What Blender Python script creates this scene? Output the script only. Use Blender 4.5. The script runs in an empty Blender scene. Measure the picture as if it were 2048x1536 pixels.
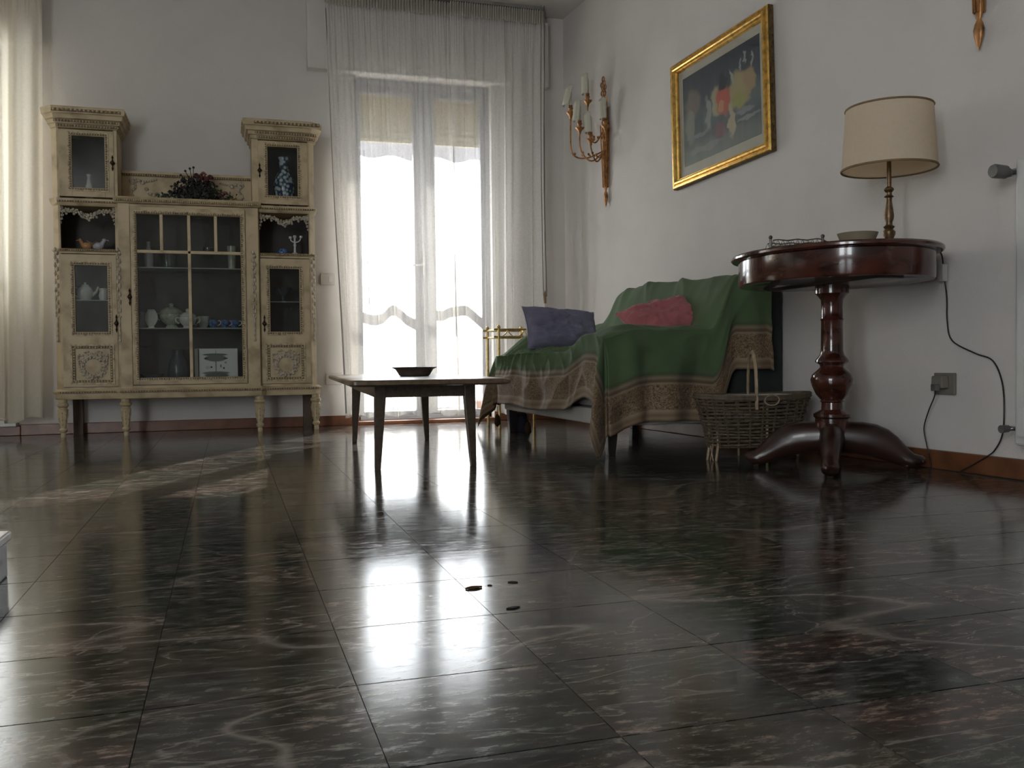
import bpy, math, random
from mathutils import Vector, Matrix
R = random.Random(7)
sc = bpy.context.scene
C = sc.collection
PI = math.pi

# ------------------------------------------------------------------ camera
YAW, PITCH, ROLL = .3017, -.0265, -.0109
fw = Vector((math.sin(YAW)*math.cos(PITCH), math.cos(YAW)*math.cos(PITCH), math.sin(PITCH)))
r0 = Vector((math.cos(YAW), -math.sin(YAW), 0)); u0 = r0.cross(fw)
rt = r0*math.cos(ROLL) + u0*math.sin(ROLL); up = -r0*math.sin(ROLL) + u0*math.cos(ROLL)
cd = bpy.data.cameras.new('camera'); cam = bpy.data.objects.new('camera', cd); C.objects.link(cam)
cam.matrix_world = Matrix(((rt.x, up.x, -fw.x, 0), (rt.y, up.y, -fw.y, 0), (rt.z, up.z, -fw.z, .40), (0, 0, 0, 1)))
cd.sensor_width = 36; cd.lens = 36*1827/2048; cd.clip_start = .02; cd.clip_end = 100
sc.camera = cam

# ------------------------------------------------------------------ sky, sun, exposure
w = bpy.data.worlds.new('World'); sc.world = w; w.use_nodes = True
bg = w.node_tree.nodes['Background']; bg.inputs[0].default_value = (.93, .965, 1, 1); bg.inputs[1].default_value = 9.5
sd = bpy.data.lights.new('sun', 'SUN'); sd.energy = 13; sd.angle = .009; sd.color = (1, .95, .88)
sun = bpy.data.objects.new('sun', sd); C.objects.link(sun)
sun.rotation_euler = Vector((-.44, -.86, -.46)).to_track_quat('-Z', 'Y').to_euler()
def portal(name, loc, sx, sy, rot):
    l = bpy.data.lights.new(name, 'AREA'); l.shape = 'RECTANGLE'; l.size = sx; l.size_y = sy
    l.cycles.is_portal = True
    o = bpy.data.objects.new(name, l); C.objects.link(o); o.location = loc; o.rotation_euler = rot
portal('portal_balcony_door', (1.22, 6.12, .95), .86, 1.9, (-PI/2, 0, 0))
portal('portal_left_window', (-1.85, 6.12, 1.5), 1.3, 1.4, (-PI/2, 0, 0))
portal('portal_added_side_window', (-3.12, -1.7, 1.4), 2.2, 1.0, (0, -PI/2, 0))  # guides sky light through the added side window
portal('portal_added_rear_window', (-2.45, -2.42, 1.4), .95, 2.2, (PI/2, 0, 0))  # guides sky light through the added rear window
sc.view_settings.view_transform = 'Standard'; sc.view_settings.look = 'None'
sc.view_settings.gamma = 1; sc.view_settings.use_curve_mapping = False
sc.view_settings.exposure = 0.62
sc.cycles.use_denoising = True
sc.cycles.max_bounces = 7; sc.cycles.diffuse_bounces = 5; sc.cycles.glossy_bounces = 3; sc.cycles.transparent_max_bounces = 14
sc.cycles.use_adaptive_sampling = True; sc.cycles.adaptive_threshold = .04
sc.cycles.sample_clamp_indirect = 6

# ------------------------------------------------------------------ materials
def nt(name):
    m = bpy.data.materials.new(name); m.use_nodes = True
    return m, m.node_tree, m.node_tree.nodes, m.node_tree.links
def ramp(n, stops, interp='LINEAR'):
    r = n.new('ShaderNodeValToRGB'); r.color_ramp.interpolation = interp
    e = r.color_ramp.elements
    while len(e) < len(stops): e.new(.5)
    for i, (p, c) in enumerate(stops):
        e[i].position = p; e[i].color = c if len(c) == 4 else (*c, 1)
    return r
def M(name, col, rough=.5, metal=0, var=.15, vs=12, bump=0, bs=150, stretch=(1, 1, 1), spec=.5, coat=0, dark=None, sheen=0):
    m, t, n, l = nt(name); p = n['Principled BSDF']
    p.inputs['Roughness'].default_value = rough; p.inputs['Metallic'].default_value = metal
    p.inputs['Specular IOR Level'].default_value = spec; p.inputs['Coat Weight'].default_value = coat
    p.inputs['Sheen Weight'].default_value = sheen
    tc = n.new('ShaderNodeTexCoord'); mp = n.new('ShaderNodeMapping'); mp.inputs['Scale'].default_value = stretch
    l.new(tc.outputs['Object'], mp.inputs[0])
    no = n.new('ShaderNodeTexNoise'); no.inputs['Scale'].default_value = vs; no.inputs['Detail'].default_value = 6
    l.new(mp.outputs[0], no.inputs['Vector'])
    d = dark or tuple(c*(1-var*2) for c in col)
    lt = tuple(min(1, c*(1+var)) for c in col)
    r = ramp(n, [(.28, d), (.52, col), (.78, lt)]); l.new(no.outputs['Fac'], r.inputs[0]); l.new(r.outputs[0], p.inputs['Base Color'])
    if bump:
        nb = n.new('ShaderNodeTexNoise'); nb.inputs['Scale'].default_value = bs; nb.inputs['Detail'].default_value = 4
        l.new(mp.outputs[0], nb.inputs['Vector'])
        b = n.new('ShaderNodeBump'); b.inputs['Strength'].default_value = bump; b.inputs['Distance'].default_value = .004
        l.new(nb.outputs['Fac'], b.inputs['Height']); l.new(b.outputs[0], p.inputs['Normal'])
    return m
def glass_mat(name, tint=(.95, .97, .96), refl=1.0):
    m, t, n, l = nt(name); n.remove(n['Principled BSDF']); out = n['Material Output']
    tr = n.new('ShaderNodeBsdfTransparent'); tr.inputs[0].default_value = (*tint, 1)
    gl = n.new('ShaderNodeBsdfGlossy'); gl.inputs['Roughness'].default_value = .02; gl.inputs[0].default_value = (refl, refl, refl, 1)
    fr = n.new('ShaderNodeFresnel'); ge = n.new('ShaderNodeNewGeometry')
    io = n.new('ShaderNodeMapRange'); io.inputs['To Min'].default_value = 1.45; io.inputs['To Max'].default_value = 1/1.45   # same reflectance from both sides of the sheet
    l.new(ge.outputs['Backfacing'], io.inputs[0]); l.new(io.outputs[0], fr.inputs[0])
    mx = n.new('ShaderNodeMixShader'); l.new(fr.outputs[0], mx.inputs[0]); l.new(tr.outputs[0], mx.inputs[1]); l.new(gl.outputs[0], mx.inputs[2])
    l.new(mx.outputs[0], out.inputs[0]); return m
def sheer_mat(name, col, trans, tl):
    m, t, n, l = nt(name); n.remove(n['Principled BSDF']); out = n['Material Output']
    df = n.new('ShaderNodeBsdfDiffuse'); df.inputs[0].default_value = (*col, 1)
    tn = n.new('ShaderNodeBsdfTranslucent'); tn.inputs[0].default_value = (*col, 1)
    tp = n.new('ShaderNodeBsdfTransparent')
    tc = n.new('ShaderNodeTexCoord'); no = n.new('ShaderNodeTexNoise'); no.inputs['Scale'].default_value = 90
    l.new(tc.outputs['Object'], no.inputs['Vector'])
    mr = n.new('ShaderNodeMapRange'); mr.inputs['To Min'].default_value = trans-.06; mr.inputs['To Max'].default_value = trans+.06
    l.new(no.outputs['Fac'], mr.inputs[0])
    m1 = n.new('ShaderNodeMixShader'); m1.inputs[0].default_value = tl; l.new(df.outputs[0], m1.inputs[1]); l.new(tn.outputs[0], m1.inputs[2])
    m2 = n.new('ShaderNodeMixShader'); l.new(mr.outputs[0], m2.inputs[0]); l.new(m1.outputs[0], m2.inputs[1]); l.new(tp.outputs[0], m2.inputs[2])
    l.new(m2.outputs[0], out.inputs[0]); return m

THROW_LEN = .43+1.50+.31
def pvc_mat(name, col, tl):
    m, t, n, l = nt(name); n.remove(n['Principled BSDF']); out = n['Material Output']
    df = n.new('ShaderNodeBsdfDiffuse'); df.inputs[0].default_value = (*col, 1); tn = n.new('ShaderNodeBsdfTranslucent')
    tc = n.new('ShaderNodeTexCoord'); no = n.new('ShaderNodeTexNoise'); no.inputs['Scale'].default_value = 12; l.new(tc.outputs['Object'], no.inputs['Vector'])
    r = ramp(n, [(.3, tuple(c*.85 for c in col)), (.7, col)]); l.new(no.outputs['Fac'], r.inputs[0]); l.new(r.outputs[0], tn.inputs[0])
    mx = n.new('ShaderNodeMixShader'); mx.inputs[0].default_value = tl; l.new(df.outputs[0], mx.inputs[1]); l.new(tn.outputs[0], mx.inputs[2]); l.new(mx.outputs[0], out.inputs[0])
    return m
def floor_mat():
    m, t, n, l = nt('marble_floor'); p = n['Principled BSDF']
    g = n.new('ShaderNodeNewGeometry'); oi = n.new('ShaderNodeObjectInfo')
    sx = n.new('ShaderNodeVectorMath'); sx.operation = 'SCALE'; sx.inputs[0].default_value = (.3, .9, 2.0)
    l.new(oi.outputs['Random'], sx.inputs['Scale'])
    ad = n.new('ShaderNodeVectorMath'); ad.operation = 'ADD'; l.new(g.outputs['Position'], ad.inputs[0]); l.new(sx.outputs[0], ad.inputs[1])
    mp = n.new('ShaderNodeMapping'); mp.inputs['Scale'].default_value = (1, 2.6, 1); mp.inputs['Rotation'].default_value = (0, 0, .12)
    l.new(ad.outputs[0], mp.inputs[0])
    # colour clouds
    n1 = n.new('ShaderNodeTexNoise'); n1.inputs['Scale'].default_value = 2.6; n1.inputs['Detail'].default_value = 9; n1.inputs['Roughness'].default_value = .68
    l.new(mp.outputs[0], n1.inputs['Vector'])
    r1 = ramp(n, [(.30, (.012, .013, .013)), (.42, (.030, .033, .029)), (.52, (.052, .047, .041)), (.62, (.075, .060, .053)), (.78, (.13, .115, .10))])
    l.new(n1.outputs['Fac'], r1.inputs[0])
    n4 = n.new('ShaderNodeTexNoise'); n4.inputs['Scale'].default_value = 1.7; n4.inputs['Detail'].default_value = 3
    mp4 = n.new('ShaderNodeMapping'); mp4.inputs['Location'].default_value = (7, 3, 1); l.new(mp.outputs[0], mp4.inputs[0]); l.new(mp4.outputs[0], n4.inputs['Vector'])
    tint = ramp(n, [(.35, (.82, 1.02, .92)), (.5, (1, 1, 1)), (.66, (1.18, .92, .86))]); l.new(n4.outputs['Fac'], tint.inputs[0])
    mu = n.new('ShaderNodeMix'); mu.data_type = 'RGBA'; mu.blend_type = 'MULTIPLY'; mu.inputs[0].default_value = .85
    l.new(r1.outputs[0], mu.inputs[6]); l.new(tint.outputs[0], mu.inputs[7])
    # fine flecks, drawn out along X
    mp2 = n.new('ShaderNodeMapping'); mp2.inputs['Scale'].default_value = (11, 32, 11); mp2.inputs['Rotation'].default_value = (0, 0, .1); l.new(ad.outputs[0], mp2.inputs[0])
    n2 = n.new('ShaderNodeTexNoise'); n2.inputs['Scale'].default_value = 2.2; n2.inputs['Detail'].default_value = 8; n2.inputs['Roughness'].default_value = .75
    l.new(mp2.outputs[0], n2.inputs['Vector'])
    r2 = ramp(n, [(.38, (.22, .22, .22)), (.48, (.6, .6, .6)), (.55, (1.4, 1.37, 1.33)), (.61, (2.9, 2.75, 2.6)), (.70, (4.5, 4.2, 3.9))]); l.new(n2.outputs['Fac'], r2.inputs[0])
    mu2 = n.new('ShaderNodeMix'); mu2.data_type = 'RGBA'; mu2.blend_type = 'MULTIPLY'; mu2.inputs[0].default_value = 1
    l.new(mu.outputs[2], mu2.inputs[6]); l.new(r2.outputs[0], mu2.inputs[7])
    # pale veins
    wv = n.new('ShaderNodeTexNoise'); wv.inputs['Scale'].default_value = 1.5; wv.inputs['Detail'].default_value = 5; wv.inputs['Distortion'].default_value = .9
    mp3 = n.new('ShaderNodeMapping'); mp3.inputs['Scale'].default_value = (.9, 2.2, 1); mp3.inputs['Location'].default_value = (2.3, 1.2, 0); mp3.inputs['Rotation'].default_value = (0, 0, -.2)
    l.new(ad.outputs[0], mp3.inputs[0]); l.new(mp3.outputs[0], wv.inputs['Vector'])
    rv = ramp(n, [(.0, (0, 0, 0)), (.494, (0, 0, 0)), (.5, (1, 1, 1)), (.506, (0, 0, 0))]); l.new(wv.outputs['Fac'], rv.inputs[0])
    vm = n.new('ShaderNodeMath'); vm.operation = 'MULTIPLY'; l.new(rv.outputs[0], vm.inputs[0]); l.new(n1.outputs['Fac'], vm.inputs[1])
    mv = n.new('ShaderNodeMix'); mv.data_type = 'RGBA'; l.new(vm.outputs[0], mv.inputs[0]); l.new(mu2.outputs[2], mv.inputs[6]); mv.inputs[7].default_value = (.30, .26, .23, 1)
    # a few long veins running on from tile to tile
    lv = n.new('ShaderNodeTexNoise'); lv.inputs['Scale'].default_value = .85; lv.inputs['Detail'].default_value = 2.5; lv.inputs['Roughness'].default_value = .42
    mp5 = n.new('ShaderNodeMapping'); mp5.inputs['Scale'].default_value = (.7, 1.9, 1); mp5.inputs['Rotation'].default_value = (0, 0, -.25); mp5.inputs['Location'].default_value = (4.1, 2.7, 0); l.new(g.outputs['Position'], mp5.inputs[0]); l.new(mp5.outputs[0], lv.inputs['Vector'])
    rl = ramp(n, [(.0, (0, 0, 0)), (.4955, (0, 0, 0)), (.5, (.6, .6, .6)), (.5045, (0, 0, 0)), (.56, (0, 0, 0)), (.563, (.4, .4, .4)), (.566, (0, 0, 0))]); l.new(lv.outputs['Fac'], rl.inputs[0])
    ml = n.new('ShaderNodeMix'); ml.data_type = 'RGBA'; l.new(rl.outputs[0], ml.inputs[0]); l.new(mv.outputs[2], ml.inputs[6]); ml.inputs[7].default_value = (.28, .24, .21, 1)
    l.new(ml.outputs[2], p.inputs['Base Color'])
    # polish: pitted, slightly wavy
    rr = ramp(n, [(.35, (.085, .085, .085)), (.52, (.115, .115, .115)), (.68, (.24, .24, .24))]); l.new(n2.outputs['Fac'], rr.inputs[0]); l.new(rr.outputs[0], p.inputs['Roughness'])
    b = n.new('ShaderNodeBump'); b.inputs['Strength'].default_value = .12; b.inputs['Distance'].default_value = .0008; l.new(n2.outputs['Fac'], b.inputs['Height'])
    n5 = n.new('ShaderNodeTexNoise'); n5.inputs['Scale'].default_value = 5; n5.inputs['Detail'].default_value = 2; l.new(g.outputs['Position'], n5.inputs['Vector'])
    b2 = n.new('ShaderNodeBump'); b2.inputs['Strength'].default_value = .06; b2.inputs['Distance'].default_value = .004; l.new(n5.outputs['Fac'], b2.inputs['Height']); l.new(b.outputs[0], b2.inputs['Normal'])
    l.new(b2.outputs[0], p.inputs['Normal'])
    p.inputs['IOR'].default_value = 1.62
    return m

def throw_mat():
    # UV: u = metres from the front hem, v = metres from the near hem; border band along the hems
    m, t, n, l = nt('green_throw_cloth'); p = n['Principled BSDF']; p.inputs['Roughness'].default_value = .9; p.inputs['Sheen Weight'].default_value = .04
    uv = n.new('ShaderNodeUVMap'); uv.uv_map = 'UVMap'
    sp = n.new('ShaderNodeSeparateXYZ'); l.new(uv.outputs[0], sp.inputs[0])
    mn = n.new('ShaderNodeMath'); mn.operation = 'MINIMUM'; l.new(sp.outputs[0], mn.inputs[0]); l.new(sp.outputs[1], mn.inputs[1])
    # far hem lies at v = L
    fv = n.new('ShaderNodeMath'); fv.operation = 'SUBTRACT'; fv.inputs[0].default_value = THROW_LEN; l.new(sp.outputs[1], fv.inputs[1])
    mn2 = n.new('ShaderNodeMath'); mn2.operation = 'MINIMUM'; l.new(mn.outputs[0], mn2.inputs[0]); l.new(fv.outputs[0], mn2.inputs[1])
    band = ramp(n, [(0, (.10, .065, .035)), (.012, (.22, .16, .10)), (.025, (.16, .10, .06)), (.045, (.27, .21, .14)), (.155, (.25, .19, .125)), (.165, (.07, .05, .03)), (.18, (.20, .15, .10)), (.195, (.06, .08, .04)), (.21, (.070, .112, .050))], 'LINEAR')
    l.new(mn2.outputs[0], band.inputs[0])
    vo = n.new('ShaderNodeTexVoronoi'); vo.feature = 'F1'; vo.inputs['Scale'].default_value = 46; l.new(uv.outputs[0], vo.inputs['Vector'])
    wv = n.new('ShaderNodeTexNoise'); wv.inputs['Scale'].default_value = 55; wv.inputs['Detail'].default_value = 4; wv.inputs['Distortion'].default_value = 2.5; l.new(uv.outputs[0], wv.inputs['Vector'])
    pr = ramp(n, [(.42, (.30, .24, .18)), (.5, (1.05, 1, .95)), (.58, (.38, .28, .2))]); l.new(wv.outputs['Fac'], pr.inputs[0])
    msk = ramp(n, [(.045, (0, 0, 0)), (.05, (1, 1, 1)), (.15, (1, 1, 1)), (.155, (0, 0, 0))]); l.new(mn2.outputs[0], msk.inputs[0])
    mu = n.new('ShaderNodeMix'); mu.data_type = 'RGBA'; mu.blend_type = 'MULTIPLY'; l.new(msk.outputs[0], mu.inputs[0]); l.new(band.outputs[0], mu.inputs[6]); l.new(pr.outputs[0], mu.inputs[7])
    n1 = n.new('ShaderNodeTexNoise'); n1.inputs['Scale'].default_value = 3; n1.inputs['Detail'].default_value = 5; l.new(uv.outputs[0], n1.inputs['Vector'])
    rv = ramp(n, [(.3, (.78, .78, .78)), (.7, (1.15, 1.15, 1.1))]); l.new(n1.outputs['Fac'], rv.inputs[0])
    m2 = n.new('ShaderNodeMix'); m2.data_type = 'RGBA'; m2.blend_type = 'MULTIPLY'; m2.inputs[0].default_value = 1; l.new(mu.outputs[2], m2.inputs[6]); l.new(rv.outputs[0], m2.inputs[7])
    l.new(m2.outputs[2], p.inputs['Base Color'])
    nb = n.new('ShaderNodeTexNoise'); nb.inputs['Scale'].default_value = 400; l.new(uv.outputs[0], nb.inputs['Vector'])
    b = n.new('ShaderNodeBump'); b.inputs['Strength'].default_value = .2; b.inputs['Distance'].default_value = .002; l.new(nb.outputs['Fac'], b.inputs['Height']); l.new(b.outputs[0], p.inputs['Normal'])
    return m

def painting_mat():
    m, t, n, l = nt('abstract_painting'); p = n['Principled BSDF']; p.inputs['Roughness'].default_value = .55
    uv = n.new('ShaderNodeUVMap'); uv.uv_map = 'UVMap'
    no = n.new('ShaderNodeTexNoise'); no.inputs['Scale'].default_value = 7; no.inputs['Detail'].default_value = 5; l.new(uv.outputs[0], no.inputs['Vector'])
    sb = n.new('ShaderNodeVectorMath'); sb.operation = 'SUBTRACT'; l.new(no.outputs['Color'], sb.inputs[0]); sb.inputs[1].default_value = (.5, .5, .5)
    sc_ = n.new('ShaderNodeVectorMath'); sc_.operation = 'SCALE'; sc_.inputs['Scale'].default_value = .16; l.new(sb.outputs[0], sc_.inputs[0])
    ad = n.new('ShaderNodeVectorMath'); ad.operation = 'ADD'; l.new(uv.outputs[0], ad.inputs[0]); l.new(sc_.outputs[0], ad.inputs[1])
    sp = n.new('ShaderNodeSeparateXYZ'); l.new(ad.outputs[0], sp.inputs[0])
    bgr = ramp(n, [(0, (.20, .23, .20)), (.16, (.17, .20, .185)), (.24, (.10, .125, .13)), (.45, (.15, .19, .19)), (.62, (.085, .10, .12)), (1, (.06, .07, .085))])
    l.new(sp.outputs[1], bgr.inputs[0])
    cur = bgr.outputs[0]
    def blob(cx, cy, rx, ry, col, soft=.3):
        nonlocal cur
        mp = n.new('ShaderNodeMapping'); mp.inputs['Location'].default_value = (-cx/rx, -cy/ry, 0); mp.inputs['Scale'].default_value = (1/rx, 1/ry, 0)
        l.new(ad.outputs[0], mp.inputs[0])
        le = n.new('ShaderNodeVectorMath'); le.operation = 'LENGTH'; l.new(mp.outputs[0], le.inputs[0])
        mr = n.new('ShaderNodeMapRange'); mr.inputs['From Min'].default_value = 1+soft; mr.inputs['From Max'].default_value = 1-soft*.3; l.new(le.outputs['Value'], mr.inputs[0])
        mx = n.new('ShaderNodeMix'); mx.data_type = 'RGBA'; l.new(mr.outputs[0], mx.inputs[0]); l.new(cur, mx.inputs[6]); mx.inputs[7].default_value = (*col, 1)
        cur = mx.outputs[2]
    blob(.14, .62, .10, .16, (.20, .17, .15)); blob(.10, .42, .06, .17, (.24, .27, .22)); blob(.22, .40, .05, .16, (.11, .14, .14)); blob(.34, .47, .035, .17, (.30, .34, .30))
    blob(.47, .55, .07, .14, (.40, .38, .24)); blob(.76, .56, .13, .17, (.42, .35, .19)); blob(.88, .60, .06, .12, (.40, .30, .17)); blob(.72, .44, .10, .06, (.36, .36, .13))
    blob(.55, .53, .075, .14, (.50, .13, .09)); blob(.53, .47, .03, .05, (.55, .30, .16)); blob(.65, .27, .04, .17, (.45, .40, .27)); blob(.50, .22, .07, .08, (.22, .13, .15))
    blob(.55, .74, .05, .08, (.06, .06, .07)); blob(.66, .73, .018, .07, (.36, .38, .33)); blob(.83, .86, .012, .06, (.34, .36, .33)); blob(.90, .80, .014, .07, (.33, .35, .32)); blob(.79, .80, .010, .05, (.30, .33, .31))
    blob(.82, .33, .10, .025, (.24, .26, .28)); blob(.85, .24, .12, .02, (.26, .28, .28)); blob(.2, .30, .16, .02, (.22, .25, .26)); blob(.30, .12, .2, .03, (.26, .28, .25))
    l.new(cur, p.inputs['Base Color'])
    return m

def box_print_mat():
    # flat print on the carton: grey drawing of a tiered cake stand
    m, t, n, l = nt('printed_carton'); p = n['Principled BSDF']; p.inputs['Roughness'].default_value = .5
    uv = n.new('ShaderNodeUVMap'); uv.uv_map = 'UVMap'
    rgb = n.new('ShaderNodeRGB'); rgb.outputs[0].default_value = (.72, .72, .74, 1); cur = rgb.outputs[0]
    def blob(cx, cy, rx, ry, col, soft=.12):
        nonlocal cur
        mp = n.new('ShaderNodeMapping'); mp.inputs['Location'].default_value = (-cx/rx, -cy/ry, 0); mp.inputs['Scale'].default_value = (1/rx, 1/ry, 0); l.new(uv.outputs[0], mp.inputs[0])
        le = n.new('ShaderNodeVectorMath'); le.operation = 'LENGTH'; l.new(mp.outputs[0], le.inputs[0])
        mr = n.new('ShaderNodeMapRange'); mr.inputs['From Min'].default_value = 1+soft; mr.inputs['From Max'].default_value = 1-soft; l.new(le.outputs['Value'], mr.inputs[0])
        mx = n.new('ShaderNodeMix'); mx.data_type = 'RGBA'; l.new(mr.outputs[0], mx.inputs[0]); l.new(cur, mx.inputs[6]); mx.inputs[7].default_value = (*col, 1); cur = mx.outputs[2]
    gr = (.12, .12, .11); dk = (.03, .03, .03)
    blob(.42, .55, .012, .42, gr); blob(.40, .83, .33, .035, gr); blob(.42, .73, .28, .10, (.16, .16, .15)); blob(.16, .72, .05, .03, dk); blob(.68, .72, .06, .02, dk)
    blob(.42, .30, .36, .045, (.17, .17, .16)); blob(.44, .23, .32, .075, gr); blob(.43, .05, .30, .03, gr); blob(.43, .16, .16, .03, (.5, .5, .5))
    blob(.30, .47, .03, .025, dk); blob(.55, .50, .02, .05, (.2, .2, .2)); blob(.63, .44, .025, .03, dk); blob(.2, .46, .06, .05, (.55, .55, .57)); blob(.68, .60, .03, .03, (.3, .28, .36))
    l.new(cur, p.inputs['Base Color']); return m

def check_vase_mat():
    m, t, n, l = nt('blue_white_check_glaze'); p = n['Principled BSDF']; p.inputs['Roughness'].default_value = .2
    tc = n.new('ShaderNodeTexCoord'); vo = n.new('ShaderNodeTexVoronoi'); vo.inputs['Scale'].default_value = 46; l.new(tc.outputs['Object'], vo.inputs['Vector'])
    r = ramp(n, [(.30, (.75, .80, .84)), (.45, (.45, .55, .65)), (.60, (.03, .06, .13))]); l.new(vo.outputs['Distance'], r.inputs[0]); l.new(r.outputs[0], p.inputs['Base Color']); return m

MT = dict(
    wall=M('painted_plaster', (.60, .568, .54), .85, var=.03, vs=3, bump=.35, bs=160),
    ceil=M('ceiling_plaster', (.62, .60, .57), .9, var=.02, vs=2, bump=.1),
    grout=M('grey_grout', (.055, .05, .044), .9, var=.15, vs=60),
    skirting=M('terracotta_skirting', (.165, .062, .028), .35, var=.2, vs=14, bump=.1),
    white_frame=M('white_frame_backlit_grey', (.27, .27, .29), .4, var=.03),  # white frames; their backlit shade is put into this darker grey
    shutter=pvc_mat('beige_plastic_shutter_slats', (.50, .44, .31), .16),
    pane=glass_mat('window_glass', (.97, .98, .98), .6),
    cab_glass=glass_mat('cabinet_glass', (.87, .885, .865), .65),
    shelf_glass=M('glass_shelf_edge', (.34, .37, .34), .08, var=.05),
    awning=sheer_mat('grey_awning_cloth', (.34, .34, .37), .05, .35),
    balcony=M('pale_balcony_tiles', (.62, .60, .56), .7, var=.05, vs=4),
    sheer=sheer_mat('sheer_curtain_cloth', (.77, .75, .71), .53, .085),
    sheer_left=sheer_mat('denser_sheer_cloth', (.74, .69, .58), .20, .30),
    sheer_dense=sheer_mat('gathered_curtain_cloth', (.60, .57, .50), .06, .35),
    hem_rail=M('grey_rail', (.22, .21, .19), .6),
    hem=sheer_mat('curtain_hem', (.20, .19, .18), .06, .2),
    cream=M('aged_cream_paint', (.52, .415, .255), .5, var=.10, vs=9, bump=.2, bs=60, dark=(.30, .22, .12)),
    cream_carved=M('carved_cream_paint', (.50, .40, .25), .5, var=.14, vs=70, dark=(.13, .085, .04)),
    antique=M('dark_brown_bead_ground', (.17, .115, .055), .6, var=.3, vs=50),
    ornament=M('pale_carved_ornament', (.50, .44, .35), .5, var=.12, vs=60, dark=(.2, .15, .1)),
    cab_dark=M('dark_cabinet_lining', (.050, .040, .033), .6, var=.2),
    brown=M('brown_cabinet_post', (.09, .055, .035), .6),
    key=M('dark_bronze', (.045, .028, .018), .35, .7, var=.2),
    porcelain=M('white_porcelain', (.62, .63, .60), .15, var=.06, vs=30),
    porcelain_green=M('pale_green_porcelain', (.42, .45, .36), .2, var=.15, vs=60),
    blue_glaze=M('blue_glaze', (.10, .19, .42), .2, var=.5, vs=60),
    orange_glaze=M('orange_glaze', (.40, .22, .10), .3, var=.1),
    grey_glaze=M('grey_glaze', (.38, .38, .42), .3, var=.1),
    dark_glaze=M('dark_glaze', (.07, .075, .10), .25, var=.2),
    jar=glass_mat('jar_glass', (.74, .80, .77), 1.0),
    check=check_vase_mat(), carton=box_print_mat(), carton_side=M('white_carton', (.60, .60, .60), .6, var=.02),
    table_wood=M('dark_walnut', (.060, .038, .022), .38, var=.3, vs=5, stretch=(12, 1, 12), coat=.2),
    top_wood=M('walnut_top', (.12, .078, .044), .28, var=.25, vs=4, stretch=(10, 1, 10), coat=.3),
    mahogany=M('polished_mahogany', (.060, .017, .011), .16, var=.45, vs=5, stretch=(2, 2, 5), coat=.5),
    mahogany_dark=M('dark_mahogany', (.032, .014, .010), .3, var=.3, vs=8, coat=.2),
    bowl=M('brown_stoneware', (.10, .075, .062), .35, var=.15, vs=30),
    green=throw_mat(),
    sofa_cream=M('cream_upholstery', (.42, .40, .36), .8, var=.05, bump=.2, bs=400),
    sofa_dark=M('dark_sofa_cloth', (.02, .022, .022), .85, var=.2),
    purple=M('slate_purple_cotton', (.15, .145, .21), .9, var=.14, vs=10, bump=.4, bs=60, sheen=.2),
    pink=M('dusty_pink_cotton', (.36, .105, .115), .9, var=.14, vs=10, bump=.4, bs=60, sheen=.2),
    sofa_leg=M('dark_sofa_leg', (.028, .022, .02), .4, var=.2),
    tassel=M('dark_brown_tassel', (.05, .03, .018), .9, spec=.02),
    navy=M('navy_cloth', (.022, .022, .045), .8),
    brass=M('worn_brass', (.55, .40, .17), .32, .9, var=.2, vs=40),
    gold=M('gilded_frame', (.80, .50, .14), .28, .9, var=.22, vs=40, bump=.1),
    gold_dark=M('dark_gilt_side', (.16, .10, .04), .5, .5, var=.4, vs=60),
    sconce=M('antique_copper_gilt', (.42, .20, .075), .42, .55, var=.35, vs=40),
    paper=sheer_mat('ivory_paper_shade', (.72, .70, .60), .02, .35),
    lampcloth=sheer_mat('cream_lampshade_linen', (.86, .76, .62), .01, .52),
    trim=M('brown_shade_trim', (.20, .13, .06), .7),
    lampbrass=M('aged_lamp_brass', (.16, .10, .05), .38, .6, var=.3, vs=60),
    mount=M('cream_picture_mount', (.52, .50, .42), .8, var=.03),
    art=painting_mat(), picglass=glass_mat('picture_glass', (.98, .98, .98), .5),
    wicker=M('brown_wicker', (.10, .072, .045), .7, var=.3, vs=40, bump=.2),
    wicker_light=M('tan_wicker', (.34, .25, .16), .7, var=.2, vs=40),
    white_paper=M('white_paper', (.58, .57, .55), .8, var=.03),
    radiator=M('white_radiator_enamel', (.55, .55, .53), .35, var=.03),
    valve=M('grey_valve', (.14, .135, .13), .4, .3, var=.2),
    chrome=M('dull_chrome', (.45, .45, .44), .25, .9, var=.1),
    plastic=M('ivory_plastic', (.52, .50, .46), .4, var=.02),
    plug=M('grey_brown_plastic', (.17, .155, .125), .5, var=.1),
    cable=M('dark_cable', (.02, .018, .015), .5),
    dish=M('smoked_amber_glass', (.26, .22, .15), .15, var=.1),
    pewter=M('pewter', (.14, .12, .105), .4, .5, var=.4, vs=80),
    leafdry=M('dry_brown_leaf', (.10, .05, .02), .9, var=.3, vs=50, spec=.02),
    leaf_dark=M('dried_dark_leaves', (.026, .027, .026), .8, var=.4, vs=40),
    leaf_green=M('dried_green_leaves', (.055, .068, .042), .8, var=.3, vs=40),
    flower_red=M('dried_red_petals', (.11, .028, .034), .8, var=.3, vs=60),
    flower_pink=M('dried_pink_petals', (.20, .09, .085), .8, var=.3, vs=60),
    straw=M('pale_straw', (.40, .36, .28), .8, var=.2),
    plinth=M('mauve_grey_marble', (.13, .115, .125), .3, var=.35, vs=9),
    plinth_top=M('white_marble', (.60, .57, .54), .3, var=.08, vs=9),
    stone=M('grey_stone', (.22, .22, .23), .9),
    black=M('black_glass_chip', (.01, .01, .012), .5, spec=.1),
)
MT['floor'] = floor_mat()

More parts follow.
